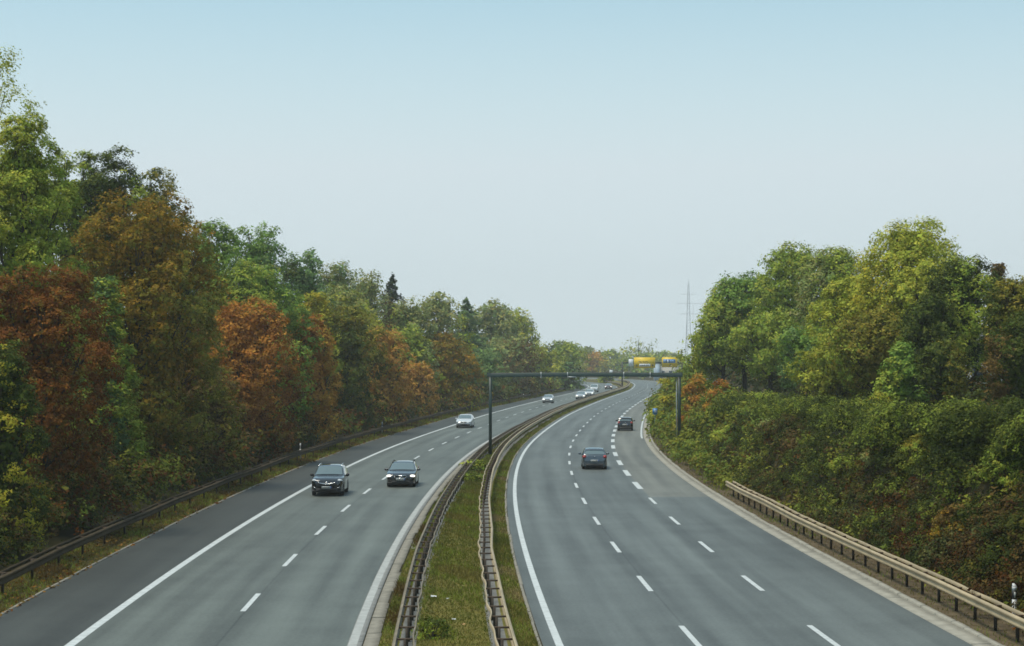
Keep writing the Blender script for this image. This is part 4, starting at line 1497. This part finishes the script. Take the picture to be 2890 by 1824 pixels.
def curved_plate(B, y0, y1, z0, z1, off, rear=False, n=9, lean=0.0):
    """thin slab wrapped round the nose (or tail)"""
    yy = np.linspace(y0, y1, n)
    if rear:
        xr = B.x[::-1][:12]
        hx = B.hw[::-1][:12]
        xx = -(B.c['L'] / 2) + (B.c['L'] - np.interp(np.abs(yy), hx, xr)) - off
        xi = xx + .03
    else:
        xx = B.c['L'] / 2 - np.interp(np.abs(yy), B.hw[:12], B.x[:12]) + off
        xi = xx - .03
    V = np.stack([np.c_[xi, yy, np.full(n, z0)], np.c_[xx, yy, np.full(n, z0)], np.c_[xx - lean, yy, np.full(n, z1)], np.c_[xi - lean, yy, np.full(n, z1)], np.c_[xi, yy, np.full(n, z0)]], 1)
    mb = MB()
    mb.grid(V)
    mb.add(V[0, :4], np.array([[0, 1, 2, 3]]))
    mb.add(V[-1, :4], np.array([[3, 2, 1, 0]]))
    return mb


def car(name, label, kind, X, Y, towards, mp, group, face='front', lights=False, grille='bar', rails=False, lower=None, far=False, cat="car", emblem=None):
    B = Body(kind)
    c = B.c
    L, W = c['L'], c['W']
    sl = math.atan(slope(edgeR, Y))
    rz = (-math.pi / 2 - sl) if towards else (math.pi / 2 - sl)
    r = thing(name, (X, Y, .006), label, cat, group, rz)
    b = B.body().build("body", mp, r, smooth=True)
    try:
        b.data.set_sharp_from_angle(angle=math.radians(38))
    except Exception:
        pass
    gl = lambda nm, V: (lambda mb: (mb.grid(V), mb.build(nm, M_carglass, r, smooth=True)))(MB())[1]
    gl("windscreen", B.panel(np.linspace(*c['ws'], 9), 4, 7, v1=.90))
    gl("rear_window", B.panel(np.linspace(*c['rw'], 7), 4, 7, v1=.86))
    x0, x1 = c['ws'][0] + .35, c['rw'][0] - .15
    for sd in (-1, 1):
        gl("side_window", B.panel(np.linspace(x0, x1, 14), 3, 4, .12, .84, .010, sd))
    for xa in (c['fo'], c['fo'] + c['wb']):
        for sd in (-1, 1):
            wheel_parts(r, L / 2 - xa, sd * (W / 2 - .12), c['R'], sd)
    zh = B.z[3]
    belt = c['belt'][0]
    for sd in (-1, 1):
        mb = MB()                                        # door mirrors
        xm = L / 2 - c['ws'][0] - .42
        mb.ell((xm, sd * (W / 2 + .10), belt + .10), (.09, .12, .08), 10, 7)
        mb.box((xm, sd * (W / 2 - .02), belt + .05), (.08, .16, .04))
        mb.build("mirror", mp if kind != 'suv' else M_trim, r, smooth=True)
    # nose
    zl = c['gc']
    lo = MB()
    for mbx in (curved_plate(B, -W * .44, W * .44, zl - .02, zl + .13, .012),):
        lo = mbx
    lo.build("bumper_lip", M_trim, r)
    hz = {'suv': .83, 'estate': .68, 'hatch': .67, 'mini': .72, 'van': .82}[kind]
    for sd in (-1, 1):
        mb = MB()
        if kind == 'suv':
            mb.ell((L / 2 - .36, sd * .70, .885), (.30, .17, .085), 14, 9)
        else:
            mb.ell((L / 2 - .27, sd * .67, hz), (.26, .19, .088), 14, 9)
        mb.build("headlight", M_lampon if lights else M_lamp, r, smooth=True)
        curved_plate(B, sd * .58, sd * .76, zl + .17, zl + .26, .012, n=4).build("fog_light", M_trim, r)
    if grille == 'bar':
        curved_plate(B, -.42, .42, hz - .06, hz + .035, .016).build("grille", M_trim, r)
        curved_plate(B, -.48, .48, zl + .16, zl + .30, .014).build("air_intake", M_trim, r)
    elif grille == 'wing':                               # hexagonal dark grille under a chrome smile
        gr = curved_plate(B, -.46, .46, .47, .76, .018).build("grille", M_trim, r)
        yy = np.linspace(-.50, .50, 17)
        xx = L / 2 - np.interp(np.abs(yy), B.hw[:12], B.x[:12]) + .045
        zz = .70 + .11 * (np.abs(yy) / .5) ** 2
        mb = MB()
        mb.tube(np.c_[xx - .02 * (zz - .7), yy, zz], np.interp(np.abs(yy), [0, .5], [.036, .015]), 6)
        mb.build("grille_trim", M_chrome, gr, smooth=True)
        mb = MB()
        mb.ell((L / 2 - .02, 0, .80), (.035, .075, .036), 12, 7)
        mb.build("emblem", M_chrome, r, smooth=True)
        curved_plate(B, -.62, .62, .30, .44, .014).build("air_intake", M_trim, r)
        for sd in (-1, 1):
            mb = MB()
            mb.tube([(front_x(B, .60, 0) + .03, sd * .60, .46), (front_x(B, .72, 0) + .03, sd * .74, .55)], .016, 5)
            mb.build("fog_light_trim", M_chrome, r)
    elif grille == 'frame':                              # chrome framed grille with a diagonal bar
        gr = curved_plate(B, -.33, .33, .56, .72, .018).build("grille", M_trim, r)
        P = np.array([(-.33, .72), (.33, .72), (.36, .66), (.29, .565), (-.29, .565), (-.36, .66), (-.33, .72)])
        mb = MB()
        xx = L / 2 - np.interp(np.abs(P[:, 0]), B.hw[:12], B.x[:12]) + .035
        mb.tube(np.c_[xx, P], .021, 5)
        mb.build("grille_trim", M_chrome, gr)
        mb = MB()
        mb.tube([(L / 2 + .035, -.22, .585), (L / 2 + .035, .22, .705)], .016, 5)
        mb.ell((L / 2 + .03, 0, .645), (.02, .055, .055), 10, 7)
        mb.build("emblem", M_chrome, gr)
        curved_plate(B, -.55, .55, .26, .38, .014).build("air_intake", M_trim, r)
    elif grille == 'split':                              # two dark slots either side of a slanted badge
        curved_plate(B, .06, .34, .60, .69, .016, n=5).build("grille", M_trim, r)
        curved_plate(B, -.34, -.06, .60, .69, .016, n=5).build("grille", M_trim, r)
        mb = MB()
        mb.tube([(L / 2 + .03, -.05, .69), (L / 2 + .03, .05, .60)], .02, 5)
        mb.build("emblem", M_chrome, r)
        curved_plate(B, -.62, .62, .30, .44, .014).build("air_intake", M_trim, r)

    def plate(x, z, rear):
        s = -1 if rear else 1
        mb = MB()
        mb.box((x, 0, z), (.02, .54, .125))
        p = mb.build("number_plate", M_plate, r)
        if not far:
            mb = MB()
            mb.box((x + s * .012, s * .245, z), (.012, .045, .115))
            mb.build("country_strip", M_plb, p)
            mb = MB()
            for k, wdt in ((.15, .05), (.085, .05), (.0, .035), (-.07, .05), (-.14, .05), (-.205, .04)):
                mb.box((x + s * .012, s * k, z), (.010, wdt, .06))
            mb.build("plate_marks", M_plk, p)
    plate(L / 2 + .035, zl + (.27 if kind == 'suv' else .30), False)
    # tail
    tz = {'suv': .98, 'estate': .95, 'hatch': .88, 'mini': .86, 'van': 1.05}[kind]
    for sd in (-1, 1):
        mb = MB()
        mb.ell((-L / 2 + .20, sd * (W / 2 - .18), tz), (.20, .155, .13 if kind != 'van' else .25), 14, 9)
        mb.build("tail_light", M_tail, r, smooth=True)
    plate(-L / 2 - .03, tz - (.26 if kind == 'hatch' else .20), True)
    curved_plate(B, -W * .43, W * .43, zl - .02, zl + .22, .014, True).build("rear_bumper", M_trim, r)
    if face == 'rear':
        mb = MB()
        mb.tube([(-L / 2 - .02, -.03, tz + .03), (-L / 2 - .02, .03, tz + .03)], .045, 8)
        mb.build("emblem", M_chrome, r)
        xs = c['rw'][0] - .10
        V = B.panel(np.linspace(xs - .05, xs + .16, 4), 4, 7, v1=.93, off=.03)
        mb = MB()
        mb.grid(V)
        W2 = V.copy()
        W2[..., 2] -= .03
        mb.grid(W2)
        mb.build("roof_spoiler", mp, r, smooth=True)
    if rails:
        for sd in (-1, 1):
            xs = np.linspace(c['ws'][1] + .1, c['rw'][0] - .25, 8)
            S = B.pt(xs)
            zz = S[:, 5, 1] + .065
            zz[0] -= .06
            zz[-1] -= .06
            mb = MB()
            mb.tube(np.c_[L / 2 - xs, sd * (S[:, 5, 0] - .01), zz], .024, 6)
            mb.build("roof_rail", M_chrome if kind == 'suv' else M_trim, r, smooth=True)
    return r


GO = "oncoming vehicles on the left carriageway"
GAW = "vehicles driving away on the right carriageway"


def at_px(px, py, half):
    """centre of a car whose near bumper meets the road at this photo pixel"""
    x, y = unproj(px, py, 0)
    return x * (y + half) / y, y + half


x, y = unproj(919, 1402, 0)
car("suv_car", "black SUV with roof rails and a chrome smile grille, nearest in the left outer lane", 'suv', x + .05, y + 2.2, True, M_pblack, GO, grille='wing', rails=True)
x, y = unproj(1131, 1376.5, 0)
car("estate_car", "black estate car with lit headlights and a chrome framed grille, beside the black SUV", 'estate', x, y + 2.25, True, M_pblack, GO, grille='frame', rails=True, lights=True)
x, y = unproj(1312, 1208.5, 0)
car("hatchback_car", "white hatchback just left of the gantry post", 'hatch', x, y + 2.1, True, M_pwhite, GO, grille='split')
x, y = unproj(1548, 1138.5, 0)
car("hatchback_car", "silver car with dark lower front, right of the gantry post on the outer lane", 'hatch', x, y + 2.1, True, M_psilver, GO, far=True, lights=True)
x, y = unproj(1641, 1128, 0)
car("suv_car", "silver car with lit headlights leading the pack by the median barrier", 'hatch', x, y + 2.2, True, M_psilver, GO, far=True, lights=True)
x, y = unproj(1665.5, 1119.5, 0)
car("hatchback_car", "white car half hidden behind the silver leader by the median", 'hatch', x, y + 2.1, True, M_pwhite, GO, far=True, lights=True)
x, y = unproj(1678.5, 1107.5, 0)
car("van_car", "tall white van in the far group of oncoming cars", 'van', x, y + 2.3, True, M_pwhite, GO, far=True, cat="van")
x, y = wx(1717.5, 455), 455
car("hatchback_car", "dark red car with lit headlights close to the median bend", 'hatch', x, y, True, M_pred, GO, far=True, lights=True)
x, y = wx(1636, 588), 588
car("van_car", "farthest pale van emerging beside the end of the left woods", 'van', x, y, True, M_pwhite, GO, far=True, cat="van")
x, y = unproj(1680, 1326, 0)
car("hatchback_car", "dark grey hatchback seen from behind in the middle lane", 'hatch', x, y + 2.1, False, M_pdark, GAW, face='rear')
x, y = unproj(1768, 1216.5, 0)
car("small_car", "black small car seen from behind in the exit lane", 'mini', x, y + 1.9, False, M_pblack, GAW, face='rear')

# ------------------------------------------------------------------ haze
hz = bpy.data.materials.new("haze_air")
hz.use_nodes = True
nt = hz.node_tree
for nd in list(nt.nodes):
    if nd.type != 'OUTPUT_MATERIAL': nt.nodes.remove(nd)
pv = nt.nodes.new("ShaderNodeVolumePrincipled")
pv.inputs["Color"].default_value = (.90, .95, .95, 1)
pv.inputs["Density"].default_value = .00028
pv.inputs["Anisotropy"].default_value = .2
nt.links.new(pv.outputs[0], nt.nodes["Material Output"].inputs["Volume"])
mb = MB()
mb.box((0, 720, 38.5), (2060, 1640, 81))
tag(mb.build("haze", hz), kind="stuff")
